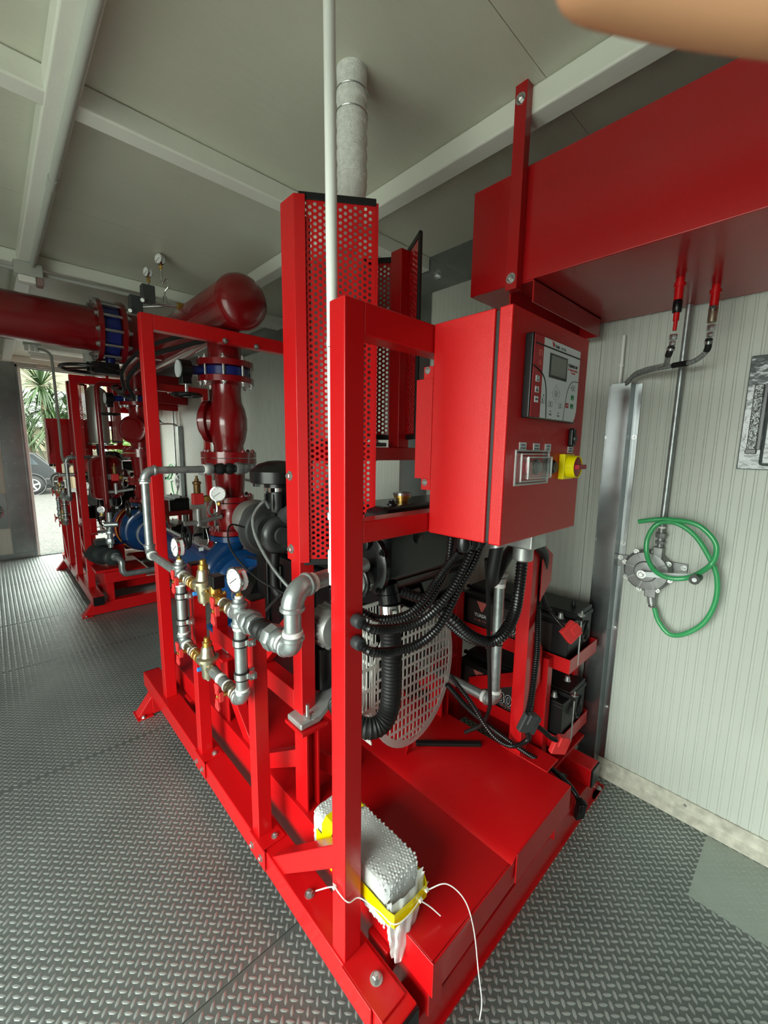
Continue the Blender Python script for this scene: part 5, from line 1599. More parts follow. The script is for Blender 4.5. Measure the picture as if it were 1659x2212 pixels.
# black hoses strung along the manifold
part('sensing_hose', B().tube(spl([(1.02, 2.36, 2.17), (0.90, 2.75, 2.15), (0.80, 3.1, 2.12), (0.74, 3.38, 2.0), (0.82, 3.6, 1.9), (0.86, 4.3, 2.02), (0.98, 4.7, 2.1)], 8), 0.014, 10), RUBBER, None, label='long black hose drooping below the collector pipe', cat='hose')
part('sensing_hose', B().tube(spl([(1.03, 2.37, 2.20), (0.87, 2.8, 2.20), (0.77, 3.15, 2.16), (0.72, 3.42, 2.06), (0.78, 3.7, 1.96), (0.83, 4.35, 2.06), (0.97, 4.7, 2.13)], 8), 0.012, 10), RUBBER, None, label='black hose looping just above the longer drooping hose', cat='hose')

# pressure switch group on the manifold
ps = thing('pressure_switches', 'two grey pressure switch boxes with small gauges on top of the collector', 'pressure switch', (0.85, 2.9, 2.36))
for x_, y_, z_ in ((0.775, 2.90, 2.40), (0.735, 3.02, 2.36)):
    part('switch_box', B().box(x_ - 0.035, x_ + 0.035, y_ - 0.03, y_ + 0.03, z_, z_ + 0.10), mat('grey_switch_plastic', (0.05, 0.055, 0.058), 0.4), ps, bevel=0.006)
    part('gland', B().cyl((x_ - 0.03, y_ - 0.03, z_ + 0.01), (x_ - 0.045, y_ - 0.055, z_ - 0.005), 0.011, n=10), CASTAL, ps)
part('branch', B().cyl((0.79, 2.9, 2.405), (1.03, 2.9, 2.44), 0.013, n=12).cyl((0.87, 2.9, 2.416), (0.87, 2.9, 2.46), 0.012, n=10).cyl((0.75, 3.02, 2.40), (0.86, 2.92, 2.41), 0.009, n=10), STEEL, ps)
part('brass_valve', B().lathe((0.935, 2.9, 2.425), X, [(0, 0.014), (0.006, 0.021), (0.045, 0.021), (0.055, 0.014)], 12), BRASS, ps)
part('siphon', B().tube(spl([(0.87, 2.9, 2.44), (0.872, 2.9, 2.49), (0.885, 2.88, 2.515), (0.885, 2.88, 2.55), (0.868, 2.88, 2.555), (0.858, 2.89, 2.53), (0.858, 2.9, 2.56), (0.856, 2.9, 2.63)], 8), 0.005, 8), STEEL, ps)
gauge(ps, (0.856, 2.90, 2.668), (-0.9, -0.45, 0.0), 0.030)
part('riser_tube', B().cyl((0.785, 2.9, 2.50), (0.785, 2.9, 2.53), 0.006, n=8), STEEL, ps)
gauge(ps, (0.785, 2.90, 2.575), (-0.95, -0.3, 0.0), 0.028)

# ================================================================== ELECTRICAL FITTINGS
cd = part('ceiling_conduit', B().cyl((0.285, 0.0, 2.605), (0.285, 3.40, 2.605), 0.0145, n=14).cyl((0.285, 0.9, 2.605), (0.285, 0.98, 2.605), 0.018, n=14).cyl((0.285, 2.25, 2.605), (0.285, 2.33, 2.605), 0.018, n=14), GREYPVC, None, label='grey plastic conduit fixed under the middle ceiling beam', cat='conduit')
jb = thing('junction_box', 'grey conduit junction box with white lamp below the middle ceiling beam', 'junction box', (0.26, 3.43, 2.53))
part('box', B().box(0.20, 0.335, 3.37, 3.454, 2.545, 2.62), GREYPVC, jb, bevel=0.006)
part('lamp', B().box(0.215, 0.30, 3.37, 3.44, 2.505, 2.545), LAMPM, jb, bevel=0.008)
part('lamp_end', B().box(0.301, 0.335, 3.37, 3.44, 2.500, 2.545), mat('clear_pink_plastic', (0.45, 0.30, 0.28), 0.2, trans=0.4), jb, bevel=0.006)
part('cross_conduit', B().cyl((-0.9, 3.43, 2.585), (0.20, 3.43, 2.585), 0.0125, n=12).cyl((0.335, 3.43, 2.585), (1.6, 3.43, 2.585), 0.0125, n=12), GREYPVC, None, label='grey conduit run along the middle cross beam through the junction box', cat='conduit')
# linear lamps near the far end
for k_, (y_, z_, lab) in enumerate(((6.75, 2.63, 'long fluorescent lamp nearest the far doorway head'), (6.2, 2.66, 'long fluorescent lamp on the ceiling ahead of the far doorway'))):
    lf = thing('strip_lamp', lab, 'lamp', (0.95, y_, z_))
    part('housing', B().box(0.45, 1.45, y_ - 0.05, y_ + 0.05, z_, ZC if k_ else z_ + 0.03), PVC, lf, bevel=0.006)
    part('diffuser', B().lathe((0.46, y_, z_ - 0.012), X, [(0, 0.02), (0.01, 0.036), (0.96, 0.036), (0.98, 0.02)], 18), LAMPM, lf)
sb = thing('socket_box', 'small beige electrical box on the head of the far doorway', 'junction box', (0.62, YF - 0.05, 2.58))
part('box', B().box(0.56, 0.69, YF - 0.07, YF - 0.031, 2.585, 2.69), mat('beige_plastic', (0.45, 0.42, 0.36), 0.45), sb, bevel=0.005)
part('conduit', B().cyl((0.3, YF - 0.05, 2.63), (0.56, YF - 0.05, 2.63), 0.012, n=10), GREYPVC, sb)
hb = thing('cable_hub', 'grey conduit hub with short white stubs under the far ceiling', 'junction box', (0.42, 5.9, 2.58))
part('box', B().box(0.36, 0.50, 5.86, 5.95, 2.59, 2.65), GREYPVC, hb, bevel=0.006)
for dx, dz in ((0.38, 2.60), (0.43, 2.60), (0.47, 2.60)):
    part('stub', B().cyl((dx, 5.9, 2.53), (dx, 5.9, 2.60), 0.016, n=12), PVC, hb)
# conduit dropping from the hub to the far control panel
part('drop_conduit', B().tube(spl([(0.47, 5.88, 2.56), (0.53, 5.90, 2.555), (0.575, 5.93, 2.53), (0.59, 5.95, 2.45), (0.60, 6.0, 2.0), (0.605, 6.05, 1.6), (0.61, 6.1, 1.42), (0.65, 6.15, 1.34), (0.75, 6.2, 1.32)], 8), 0.014, 10), GREYPVC, None, label='grey bent conduit dropping to the far control cabinet', cat='conduit')
# white conduit tied to the near post
pv = thing('white_conduit', 'white plastic conduit running up to the ceiling behind the nearest red post', 'conduit', (0.585, 0.79, 1.20))
part('tube', B().cyl((0.583, 0.786, 1.255), (0.583, 0.800, 2.70), 0.0125, n=18), PVC, pv)
for z_ in (1.775, 1.385):
    part('clip', B().lathe((0.583, 0.787, z_), Z, [(0, 0.016), (0.016, 0.016)], 16).box(0.566, 0.60, 0.773, 0.79, z_, z_ + 0.016), PVC, pv, bevel=0.001)
part('end_sleeve', B().lathe((0.583, 0.786, 1.225), Z, [(0, 0.014), (0.03, 0.014), (0.031, 0.0165), (0.085, 0.0165)], 16), PVC, pv)

# ================================================================== CABLES AROUND THE NEAR SET
def cable(pts, r, label, pitch=0.0085, amp=0.13, group='corrugated cable conduits'):
    return part('corrugated_cable', corrugated(B(), pts, r, pitch, amp, 10), BLACKP, None, label=label, cat='cable', group=group)


for z_, lab in ((1.155, 'black cable gland on the near post, upper'), (1.101, 'black cable gland on the near post, lower')):
    part('cable_gland', B().lathe((0.590, 0.717, z_), (-0.1, -1, 0), [(0, 0.0145), (0.004, 0.0165), (0.020, 0.0165), (0.028, 0.0145), (0.030, 0.011)], 12), mat('dark_grey_gland', (0.03, 0.032, 0.034), 0.45), None, label=lab, cat='cable gland', group='glands on the near post')
cable([(0.587, 0.690, 1.153), (0.605, 0.668, 1.142), (0.673, 0.665, 1.124), (0.741, 0.655, 1.122), (0.795, 0.643, 1.145), (0.841, 0.629, 1.192), (0.875, 0.618, 1.245), (0.90, 0.61, 1.296)], 0.0108, 'thick ribbed cable from the upper gland on the near post to the cabinet')
cable([(0.587, 0.690, 1.099), (0.605, 0.668, 1.086), (0.675, 0.665, 1.066), (0.743, 0.655, 1.064), (0.798, 0.645, 1.085), (0.835, 0.636, 1.126), (0.875, 0.625, 1.20), (0.91, 0.615, 1.25), (0.935, 0.61, 1.296)], 0.0108, 'thick ribbed cable from the lower gland on the near post to the cabinet')
cable([(0.64, 0.79, 1.151), (0.695, 0.745, 1.118), (0.767, 0.72, 1.116), (0.815, 0.705, 1.144), (0.845, 0.69, 1.191), (0.852, 0.66, 1.24), (0.86, 0.62, 1.296)], 0.010, 'thinner ribbed cable behind the two thick ones, leading to the cabinet')
cable([(0.875, 0.66, 1.331), (0.884, 0.675, 1.249), (0.872, 0.69, 1.19), (0.84, 0.71, 1.128), (0.798, 0.74, 1.09), (0.74, 0.80, 1.075)], 0.009, 'ribbed cable hanging straight down from the cabinet underside')
cable([(1.145, 0.595, 1.228), (1.155, 0.605, 1.129), (1.166, 0.62, 1.043), (1.147, 0.64, 0.974), (1.10, 0.665, 0.952), (1.027, 0.69, 0.99), (0.969, 0.72, 1.05), (0.92, 0.78, 1.10), (0.88, 0.85, 1.12)], 0.0165, 'thick ribbed conduit hanging in a U below the cabinet connector', 0.011, 0.09)
cable([(1.175, 0.60, 1.26), (1.178, 0.62, 1.15), (1.185, 0.64, 1.04), (1.165, 0.665, 0.965), (1.12, 0.69, 0.935), (1.04, 0.72, 0.97), (0.96, 0.78, 1.06)], 0.011, 'thinner ribbed conduit hanging beside the thick U-shaped one')
part('battery_cable', B().tube(spl([(1.02, 0.61, 1.285), (1.02, 0.62, 1.20), (1.06, 0.64, 1.17), (1.14, 0.66, 1.20), (1.25, 0.68, 1.235), (1.38, 0.695, 1.225), (1.48, 0.70, 1.19), (1.55, 0.715, 1.13), (1.565, 0.74, 1.02)], 8), 0.019, 12), RUBBER, None, label='thick smooth black cable arching from cabinet to the right post', cat='cable')
part('battery_cable', B().tube(spl([(1.02, 0.64, 1.241), (1.105, 0.68, 1.079), (1.189, 0.72, 0.88), (1.258, 0.75, 0.701), (1.315, 0.78, 0.568), (1.346, 0.83, 0.458), (1.338, 0.9, 0.388)], 8), 0.0075, 10), RUBBER, None, label='thin smooth black cable hanging down past the fan guard', cat='cable')
cable([(1.545, 0.73, 1.02), (1.535, 0.72, 0.95), (1.505, 0.70, 0.87), (1.46, 0.675, 0.80), (1.41, 0.655, 0.735), (1.365, 0.64, 0.655), (1.335, 0.635, 0.60)], 0.0115, 'ribbed battery cable running down the right post to the dark grey boot')
cable([(1.325, 0.625, 0.545), (1.36, 0.640, 0.490), (1.335, 0.683, 0.452), (1.295, 0.725, 0.475), (1.27, 0.767, 0.525), (1.25, 0.82, 0.60), (1.22, 0.90, 0.69)], 0.0085, 'ribbed cable looping low from the dark grey boot')
cable([(1.57, 0.725, 1.0), (1.56, 0.70, 0.95), (1.57, 0.66, 0.90), (1.60, 0.63, 0.855)], 0.0075, 'ribbed cable curving to the upper red terminal boot')
cable([(1.345, 0.627, 0.575), (1.40, 0.61, 0.53), (1.47, 0.60, 0.465), (1.52, 0.595, 0.43)], 0.0085, 'ribbed cable curving to the lower red terminal boot')
cable([(1.20, 0.90, 0.66), (1.30, 0.86, 0.53), (1.40, 0.79, 0.42), (1.47, 0.70, 0.345), (1.54, 0.635, 0.285), (1.60, 0.585, 0.215), (1.64, 0.55, 0.15), (1.635, 0.53, 0.115)], 0.0095, 'long ribbed cable trailing over the skid edge')


def boot(c, ax, ay, az, hx, hy, hz, m, label):
    c, ax, ay = Vector(c), Vector(ax).normalized(), Vector(ay).normalized()
    az_ = ax.cross(ay)
    t = B().obox(c, ax, ay, az_, hx, hy, hz)
    t.obox(c + ay * hy * 0.55, ax, ay, az_, hx * 0.55, hy * 0.6, hz * 1.35)
    return part('terminal_boot', t, m, None, bevel=0.005, label=label, cat='terminal boot', group='battery terminal boots')


boot((1.335, 0.628, 0.575), (0.8, -0.5, -0.35), (0.25, -0.25, 0.93), Z, 0.034, 0.036, 0.012, mat('charcoal_rubber', (0.035, 0.036, 0.038), 0.5), 'dark grey terminal boot hanging in front of the right post')
boot((1.615, 0.615, 0.845), (0.55, -0.35, -0.75), (0.75, -0.3, 0.6), Z, 0.036, 0.036, 0.011, REDPLASTIC, 'red terminal boot dangling by the upper battery')
boot((1.535, 0.590, 0.405), (0.85, -0.45, -0.25), (0.2, -0.2, 0.95), Z, 0.036, 0.036, 0.011, REDPLASTIC, 'red terminal boot dangling by the lower battery')
boot((1.635, 0.525, 0.095), (0.8, -0.5, 0.1), (-0.05, -0.15, 1.0), Z, 0.019, 0.040, 0.014, BLACKP, 'black terminal boot at the end of the cable trailing to the floor')
part('rubber_channel', B().bar((1.20, 1.05, 0.325), (1.40, 0.86, 0.325), 0.025, 0.016), RUBBER, None, bevel=0.004, label='short black rubber strip lying on the raised cover by the fan guard', cat='rubber strip')

# galvanised breather line beside the battery rack
vl = thing('vent_line', 'vertical galvanised pipe with elbow between the cabinet and the batteries', 'pipe', (1.40, 0.81, 0.5))
part('pipe', B().cyl((1.40, 0.81, 0.575), (1.40, 0.815, 1.03), 0.0205, n=18), GALV, vl)
part('pipe', B().cyl((1.40, 0.85, 0.545), (1.40, 1.12, 0.55), 0.0205, n=18), GALV, vl)
e = elbow(B(), (1.40, 0.81, 0.545), Z, Y, 0.03, 0.0245); collar(e, (1.40, 0.81, 0.578), Z, 0.029, 0.014); collar(e, (1.40, 0.842, 0.545), Y, 0.029, 0.014)
part('elbow', e, CASTAL, vl)
part('thread_tape', B().cyl((1.40, 0.81, 0.586), (1.40, 0.81, 0.60), 0.025, n=18), TEFLON, vl)
part('thread_tape', B().cyl((1.40, 0.85, 0.545), (1.40, 0.864, 0.545), 0.025, n=18), TEFLON, vl)
h_ = B(); hexnut(h_, (1.40, 0.815, 1.055), Z, 0.026, 0.022); hexnut(h_, (1.40, 0.815, 1.080), Z, 0.030, 0.018); hexnut(h_, (1.40, 0.815, 1.108), Z, 0.023, 0.024)
part('union', h_, CASTAL, vl)
part('thread_tape', B().cyl((1.40, 0.815, 1.028), (1.40, 0.815, 1.044), 0.0225, n=18), TEFLON, vl)
k_ = part('clamp', B().cyl((1.40, 0.812, 0.80), (1.40, 0.812, 0.825), 0.025, n=18).box(1.42, 1.46, 0.80, 0.806, 0.80, 0.828), STEEL, vl)
fastener(k_, (1.445, 0.80, 0.814), (0, -1, 0), 0.007)
part('clamp_rubber', B().cyl((1.40, 0.812, 0.793), (1.40, 0.812, 0.832), 0.0235, n=18), RUBBER, vl)

# ================================================================== WRAPPED PARCEL AND CABLE TIES
random.seed(4)
def bubble_block(x0, x1, y0, y1, z0, z1, nx, ny, nz, bulge):
    """rounded lumpy wrapped box"""
    me = bmesh.new()
    bmesh.ops.create_cube(me, size=2)
    bmesh.ops.subdivide_edges(me, edges=me.edges[:], cuts=13, use_grid_fill=True)
    vs = []
    for v in me.verts:
        p = v.co.copy()
        q = Vector((p.x, p.y, p.z))
        k = 1 - 0.10 * ((abs(q.x) ** 6 + abs(q.y) ** 6 + abs(q.z) ** 6) - 1) / 2
        q *= k
        q += Vector((random.uniform(-1, 1) * 0.022, random.uniform(-1, 1) * 0.012, random.uniform(-1, 1) * 0.022))
        # gathered lower front edge hanging over the gap
        vs.append(Vector((x0 + (q.x + 1) / 2 * (x1 - x0), y0 + (q.y + 1) / 2 * (y1 - y0), z0 + (q.z + 1) / 2 * (z1 - z0))))
    fs = [tuple(v.index for v in f.verts) for f in me.faces]
    b = B()
    b.add(vs, fs)
    me.free()
    return b


pc = thing('wrapped_parcel', 'small parcel in bubble wrap with yellow tape standing behind the nearest post', 'parcel', (0.70, 0.80, 0.303))
pb = bubble_block(0.636, 0.766, 0.640, 0.985, 0.304, 0.437, 8, 20, 8, 0.01)
part('bubble_wrap', pb, BUBBLE, pc)
# bubbles
bb_ = B()
rows = []
for i in range(36):
    for j in range(13):
        o_ = 0.0046 if i % 2 else 0
        rows.append(((0.647 + j * 0.0092 + o_, 0.652 + i * 0.0090, 0.4365), (0, 0, 1)))
        rows.append(((0.637, 0.652 + i * 0.0090, 0.313 + j * 0.0092 + o_), (-1, 0, 0)))
for i in range(12):
    for j in range(8):
        rows.append(((0.648 + i * 0.0094, 0.641, 0.362 + j * 0.0092 + (0.0046 if i % 2 else 0)), (0, -1, 0)))
for p, n in rows:
    n = Vector(n)
    bb_.lathe(Vector(p) - n * 0.002 + Vector((random.uniform(-.001, .001), random.uniform(-.001, .001), random.uniform(-.001, .001))), n, [(0, 0.0040), (0.0022, 0.0032), (0.0034, 0)], 7)
part('bubbles', bb_, BUBBLE, pc, kind='stuff')
# loose film gathered at the front, hanging into the gap beside the skid cover
fl = []
N, Mr = 40, 16
fb = B()
for i in range(N):
    a = 2 * math.pi * i / N
    for j in range(Mr):
        s = j / (Mr - 1)
        w = 0.066 * (1 - 0.50 * s ** 1.4)
        dp = 0.016 * (1 - 0.4 * s) * (1 + 0.6 * math.sin(s * 3.0))
        cr = 1 + 0.10 * math.sin(a * 9 + s * 5) + random.uniform(-0.07, 0.07) * (0.4 + s)
        fl.append((0.703 - 0.030 * s + w * cr * math.cos(a), 0.634 - 0.014 * s + dp * cr * math.sin(a), 0.402 - s * 0.165 - 0.012 * s * math.cos(a * 3)))
fb.add(fl, [(i * Mr + j, i * Mr + j + 1, ((i + 1) % N) * Mr + j + 1, ((i + 1) % N) * Mr + j) for i in range(N) for j in range(Mr - 1)])
fb.add([(0.673, 0.62, 0.235)], [])
part('loose_film', fb, BUBBLE, pc)
def tape_band(y_, w, lift):
    b = B()
    q = [(0.630, 0.300), (0.630, 0.425), (0.645, 0.4435), (0.755, 0.4435), (0.772, 0.425), (0.772, 0.305)]
    n = len(q)
    for i in range(n - 1):
        (xa, za), (xb, zb) = q[i], q[i + 1]
        b.add([(xa, y_, za), (xb, y_ , zb), (xb, y_ + w, zb), (xa, y_ + w, za)], [(0, 1, 2, 3)])
    return b
o = part('tape', tape_band(0.87, 0.05, 0), YTAPE, pc, smooth=False); md = o.modifiers.new('t', 'SOLIDIFY'); md.thickness = 0.001
tb = B()
q = [(0.6300, 0.95), (0.6295, 0.70), (0.6305, 0.634), (0.636, 0.612), (0.70, 0.606), (0.757, 0.608), (0.7735, 0.634), (0.773, 0.72), (0.773, 0.95)]
for i in range(len(q) - 1):
    (xa, ya), (xb, yb) = q[i], q[i + 1]
    tb.add([(xa, ya, 0.347), (xb, yb, 0.347), (xb, yb, 0.388), (xa, ya, 0.388)], [(0, 1, 2, 3)])
o = part('tape', tb, YTAPE, pc, smooth=False); md = o.modifiers.new('t', 'SOLIDIFY'); md.thickness = 0.001
TIE = mat('white_nylon', (0.80, 0.80, 0.76), 0.4)
def tie(pts, label, head=None):
    t = thing('cable_tie', label, 'cable tie', pts[0], 'white cable ties')
    part('strap', B().tube(spl(pts, 8), 0.0017, 6), TIE, t)
    if head:
        h = Vector(head)
        part('head', B().box(h.x - 0.005, h.x + 0.005, h.y - 0.004, h.y + 0.004, h.z - 0.004, h.z + 0.004), TIE, t, bevel=0.001)
tie([(0.776, 0.62, 0.368), (0.70, 0.601, 0.366), (0.636, 0.608, 0.366), (0.622, 0.655, 0.372), (0.60, 0.706, 0.385), (0.568, 0.712, 0.393), (0.553, 0.735, 0.415), (0.555, 0.76, 0.418)], 'white cable tie strapping the parcel to the nearest post', (0.725, 0.602, 0.367))
tie([(0.555, 0.752, 0.415), (0.545, 0.77, 0.405), (0.53, 0.805, 0.375)], 'short white cable tie tail sticking out left of the nearest post', (0.553, 0.752, 0.415))
tie([(0.725, 0.600, 0.366), (0.745, 0.585, 0.345), (0.765, 0.565, 0.318)], 'short white cable tie tail on the parcel', None)
tie([(0.752, 0.604, 0.374), (0.80, 0.575, 0.38), (0.83, 0.535, 0.34), (0.835, 0.505, 0.27), (0.82, 0.475, 0.18), (0.82, 0.46, 0.10), (0.815, 0.46, 0.045)], 'long white cable tie tail drooping over the front of the skid', (0.752, 0.604, 0.374))

# ================================================================== RIGHT WALL COVER, FAR WALL GRILLE
lc = thing('wall_cover', 'grey wall cover wrapped in shiny film at the right picture edge', 'wall cover', (2.02, 0.0, 1.495))
part('plate', B().box(2.022, 2.038, -0.26, 0.226, 1.498, 1.902), FILMGREY, lc, bevel=0.003)
part('raised_door', B().box(1.995, 2.022, -0.235, 0.165, 1.512, 1.890), FILMGREY, lc, bevel=0.012)
part('latch_strip', B().box(2.010, 2.022, 0.178, 0.205, 1.57, 1.80), mat('crumpled_silver_film', (0.16, 0.17, 0.17), 0.15, metal=0.4, bump=(60, 0.7)), lc, bevel=0.003)
part('latch_edge', B().box(2.008, 2.022, 0.167, 0.176, 1.57, 1.80), BLACKP, lc, bevel=0.001)
part('latch_foot', B().box(2.006, 2.022, 0.176, 0.207, 1.555, 1.572), BLACKP, lc, bevel=0.002)
gr = thing('wall_grille', 'round-louvred grey grille plate on the far wall at the left edge', 'grille', (0.0, YF - 0.01, 0.45))
part('plate', B().box(-0.22, 0.105, YF - 0.012, YF - 0.001, 0.43, 0.90), GALVS, gr, bevel=0.002)
part('ring', B().ring((-0.07, YF - 0.014, 0.665), Y, 0.125, 0.010, 36, 8), GALVS, gr)
for i in range(6):
    zz = 0.575 + i * 0.036
    w = math.sqrt(max(0.0, 0.118 ** 2 - (zz - 0.665) ** 2))
    part('slat', B().obox((-0.07, YF - 0.026, zz), X, (0, 0.8, 0.6), (0, -0.6, 0.8), w, 0.016, 0.003), CASTAL, gr)

# ================================================================== JOCKEY PUMP AND PRESSURE VESSEL (far set)
ve = thing('expansion_vessel', 'red upright pressure vessel with white label at the far set', 'vessel', (0.812, 4.82, 1.03))
vx, vy = 0.812, 4.82
part('shell', B().lathe((vx, vy, 1.03), Z, [(0, 0.05), (0.006, 0.09), (0.025, 0.128), (0.055, 0.142), (0.22, 0.146), (0.225, 0.149), (0.235, 0.149), (0.24, 0.146), (0.37, 0.142), (0.405, 0.12), (0.425, 0.08), (0.432, 0)], 36), REDPIPE, ve)
part('label', B().box(vx - 0.015, vx + 0.055, vy - 0.150, vy - 0.146, 1.235, 1.285), WHITE, ve)
part('connection', B().cyl((vx, vy, 0.96), (vx, vy, 1.03), 0.03, n=16), CASTAL, ve)
lp = part('sprinkler_pipe', B().tube([(1.00, 4.6, 2.11), (0.82, 4.6, 2.11), (0.795, 4.6, 2.108), (0.772, 4.6, 2.098), (0.758, 4.6, 2.078), (0.756, 4.6, 2.05), (0.758, 4.6, 1.5), (0.760, 4.6, 0.86)], 0.022, 14), REDPIPE, None, label='slim dark red pipe bending down in front of the vessel', cat='pipe')
jp = thing('jockey_pump', 'small dark grey jockey pump with finned motor at the far set', 'pump', (0.70, 4.62, 0.35))
JG = mat('dark_green_grey_motor', (0.028, 0.036, 0.036), 0.35)
part('motor', B().lathe((0.69, 4.62, 0.53), (0.25, -1, 0), [(-0.16, 0.06), (-0.15, 0.085), (0.0, 0.088), (0.02, 0.08), (0.06, 0.07), (0.07, 0.03)], 28), JG, jp)
for i in range(9):
    part('fin', B().lathe((0.69, 4.62, 0.53), (0.25, -1, 0), [(-0.14 + i * 0.017, 0.096), (-0.134 + i * 0.017, 0.096)], 24), JG, jp)
part('terminal_box', B().box(0.64, 0.74, 4.60, 4.72, 0.62, 0.67), JG, jp, bevel=0.006)
part('pump_head', B().lathe((0.735, 4.47, 0.53), (0.25, -1, 0), [(0, 0.05), (0.01, 0.075), (0.05, 0.075), (0.065, 0.05)], 24), JG, jp)
part('foot', B().box(0.60, 0.80, 4.42, 4.74, 0.40, 0.425), RED, jp, bevel=0.003)
part('stand', B().box(0.66, 1.0, 4.40, 4.75, 0.30, 0.40), RED, jp, bevel=0.003)
jl = thing('jockey_pipework', 'grey galvanised fittings and elbows around the jockey pump', 'pipework', (0.75, 4.45, 0.35))
q = B().cyl((0.74, 4.46, 0.62), (0.74, 4.46, 0.80), 0.022, n=14)
hexnut(q, (0.74, 4.46, 0.68), Z, 0.036, 0.05); hexnut(q, (0.74, 4.46, 0.76), Z, 0.031, 0.03)
part('outlet_pipe', q, GALV, jl)
part('outlet_tee', B().cyl((0.70, 4.44, 0.84), (0.80, 4.40, 0.84), 0.024, n=14).cyl((0.745, 4.45, 0.80), (0.745, 4.45, 0.95), 0.022, n=14), GALV, jl)
q = B().tube(spl([(0.76, 4.40, 0.54), (0.775, 4.33, 0.53), (0.785, 4.30, 0.50), (0.785, 4.30, 0.44), (0.80, 4.30, 0.40), (0.86, 4.305, 0.385), (1.25, 4.33, 0.385)], 8), 0.026, 14)
part('inlet_pipe', q, GALV, jl)
q = B(); hexnut(q, (0.758, 4.405, 0.54), (0.3, -1, 0), 0.04, 0.03)
part('union', q, GALV, jl)
gauge(jl, (0.69, 4.46, 0.98), (-0.5, -0.85, 0), 0.03)
fs_ = part('flywheel_cover', B().lathe((1.10, 4.86, 0.72), Y, [(0, 0.20), (0.005, 0.245), (0.02, 0.25), (0.05, 0.25), (0.06, 0.235)], 40), REDPIPE, None, label='dark red round coupling guard behind the far blue pump', cat='guard')
rg = part('orange_guard_ring', B().ring((1.10, 4.84, 0.72), Y, 0.242, 0.007, 44, 8), ORANGE, None, label='thin orange ring in front of the dark red coupling guard', cat='guard ring')

# ================================================================== OUTDOORS
GRAVEL = mat('pale_gravel', (0.05, 0.049, 0.044), 0.85, noise=(26, 0.55, 8), bump=(40, 0.4))
gd_ = part('ground', B().box(-40, 45, -30, 60, -0.30, -0.16), GRAVEL, None)
gd_['kind'] = 'structure'
ap = part('bounce_apron', B().box(-14, XL - 0.02, -10, 11, -0.16, -0.13), mat('bounce_apron_concrete', (0.24, 0.24, 0.22), 0.8, noise=(3, 0.15)), None)  # unseen apron, added to bounce daylight up to the ceiling
ap['kind'] = 'structure'
OUTW = mat('cream_render', (0.15, 0.135, 0.09), 0.8, noise=(0.9, 0.12), bump=(6, 0.1))
wb = thing('yard_wall', 'cream rendered building wall seen through the far doorway', 'building', (3, 25.5, -0.16))
part('render', B().box(-8, 14, 25.5, 25.9, -0.16, 9.0), OUTW, wb)
part('white_band', B().box(-8, 14, 25.44, 25.5, 2.4, 4.1), mat('white_render', (0.24, 0.245, 0.24), 0.7), wb)
part('downpipe', B().cyl((4.35, 25.4, -0.16), (4.35, 25.4, 9), 0.10, n=12), mat('blue_grey_pipe', (0.40, 0.45, 0.50), 0.5), wb)
part('kerb', B().box(-8, 14, 22.4, 22.65, -0.16, 0.05), mat('concrete_kerb', (0.10, 0.10, 0.09), 0.8), None, bevel=0.02, label='low concrete kerb in front of the planting outside', cat='kerb')
part('garden_wall', B().box(-8, 14, 24.3, 24.6, -0.16, 1.3), mat('stained_yard_wall', (0.075, 0.065, 0.045), 0.85, noise=(2, 0.4)), None, label='low stained garden wall behind the plants outside', cat='wall')
LEAF1 = mat('yucca_leaf', (0.022, 0.045, 0.012), 0.45, noise=(3, 0.5))
LEAF2 = mat('bright_hedge_leaf', (0.055, 0.11, 0.014), 0.5, noise=(4, 0.5))
TRUNK = mat('palm_trunk', (0.13, 0.10, 0.06), 0.9)
random.seed(11)


def yucca(base, heads, label, ln=1.15, dens=70):
    t = thing('yucca_palm', label, 'palm', base, 'yuccas outside the far doorway')
    for (hx, hy, hz) in heads:
        part('trunk', B().tube(spl([base, (base[0] * 0.4 + hx * 0.6, base[1] * 0.4 + hy * 0.6, base[2] * 0.5 + hz * 0.45), (hx, hy, hz)], 4), 0.09, 8), TRUNK, t)
        lb = B()
        for i in range(dens):
            a = random.uniform(0, 2 * math.pi)
            e = math.radians(random.uniform(-55, 80))
            d = Vector((math.cos(a) * math.cos(e), math.sin(a) * math.cos(e), math.sin(e)))
            s = d.cross(Z).normalized() * 0.034
            l = ln * random.uniform(0.75, 1.1)
            p0 = Vector((hx, hy, hz))
            p1 = p0 + d * l * 0.55
            p2 = p0 + d * l + Vector((0, 0, -0.12 - 0.16 * math.cos(e)))
            n = s.cross(d).normalized() * 0.012
            lb.add([p0 - s * 0.6, p0 + s * 0.6, p1 - s, p1 + s, p1 + n, p2], [(0, 1, 3, 4), (0, 4, 2), (2, 4, 5), (4, 3, 5)])
        part('leaf_head', lb, LEAF1, t, smooth=False, kind='stuff')


yucca((1.75, 20.5, -0.16), [(1.62, 20.4, 3.75), (1.75, 20.6, 2.95), (1.95, 20.3, 2.3)], 'tall spiky green yucca behind the parked car', 1.25, 110)
yucca((2.35, 20.9, -0.16), [(2.45, 20.8, 2.85), (2.25, 20.7, 1.75)], 'shorter spiky yucca beside the tall one', 1.05, 100)
yucca((1.1, 22.0, -0.16), [(1.0, 22.0, 3.0), (1.25, 21.9, 1.9)], 'spiky yucca at the doorway edge', 1.1, 90)


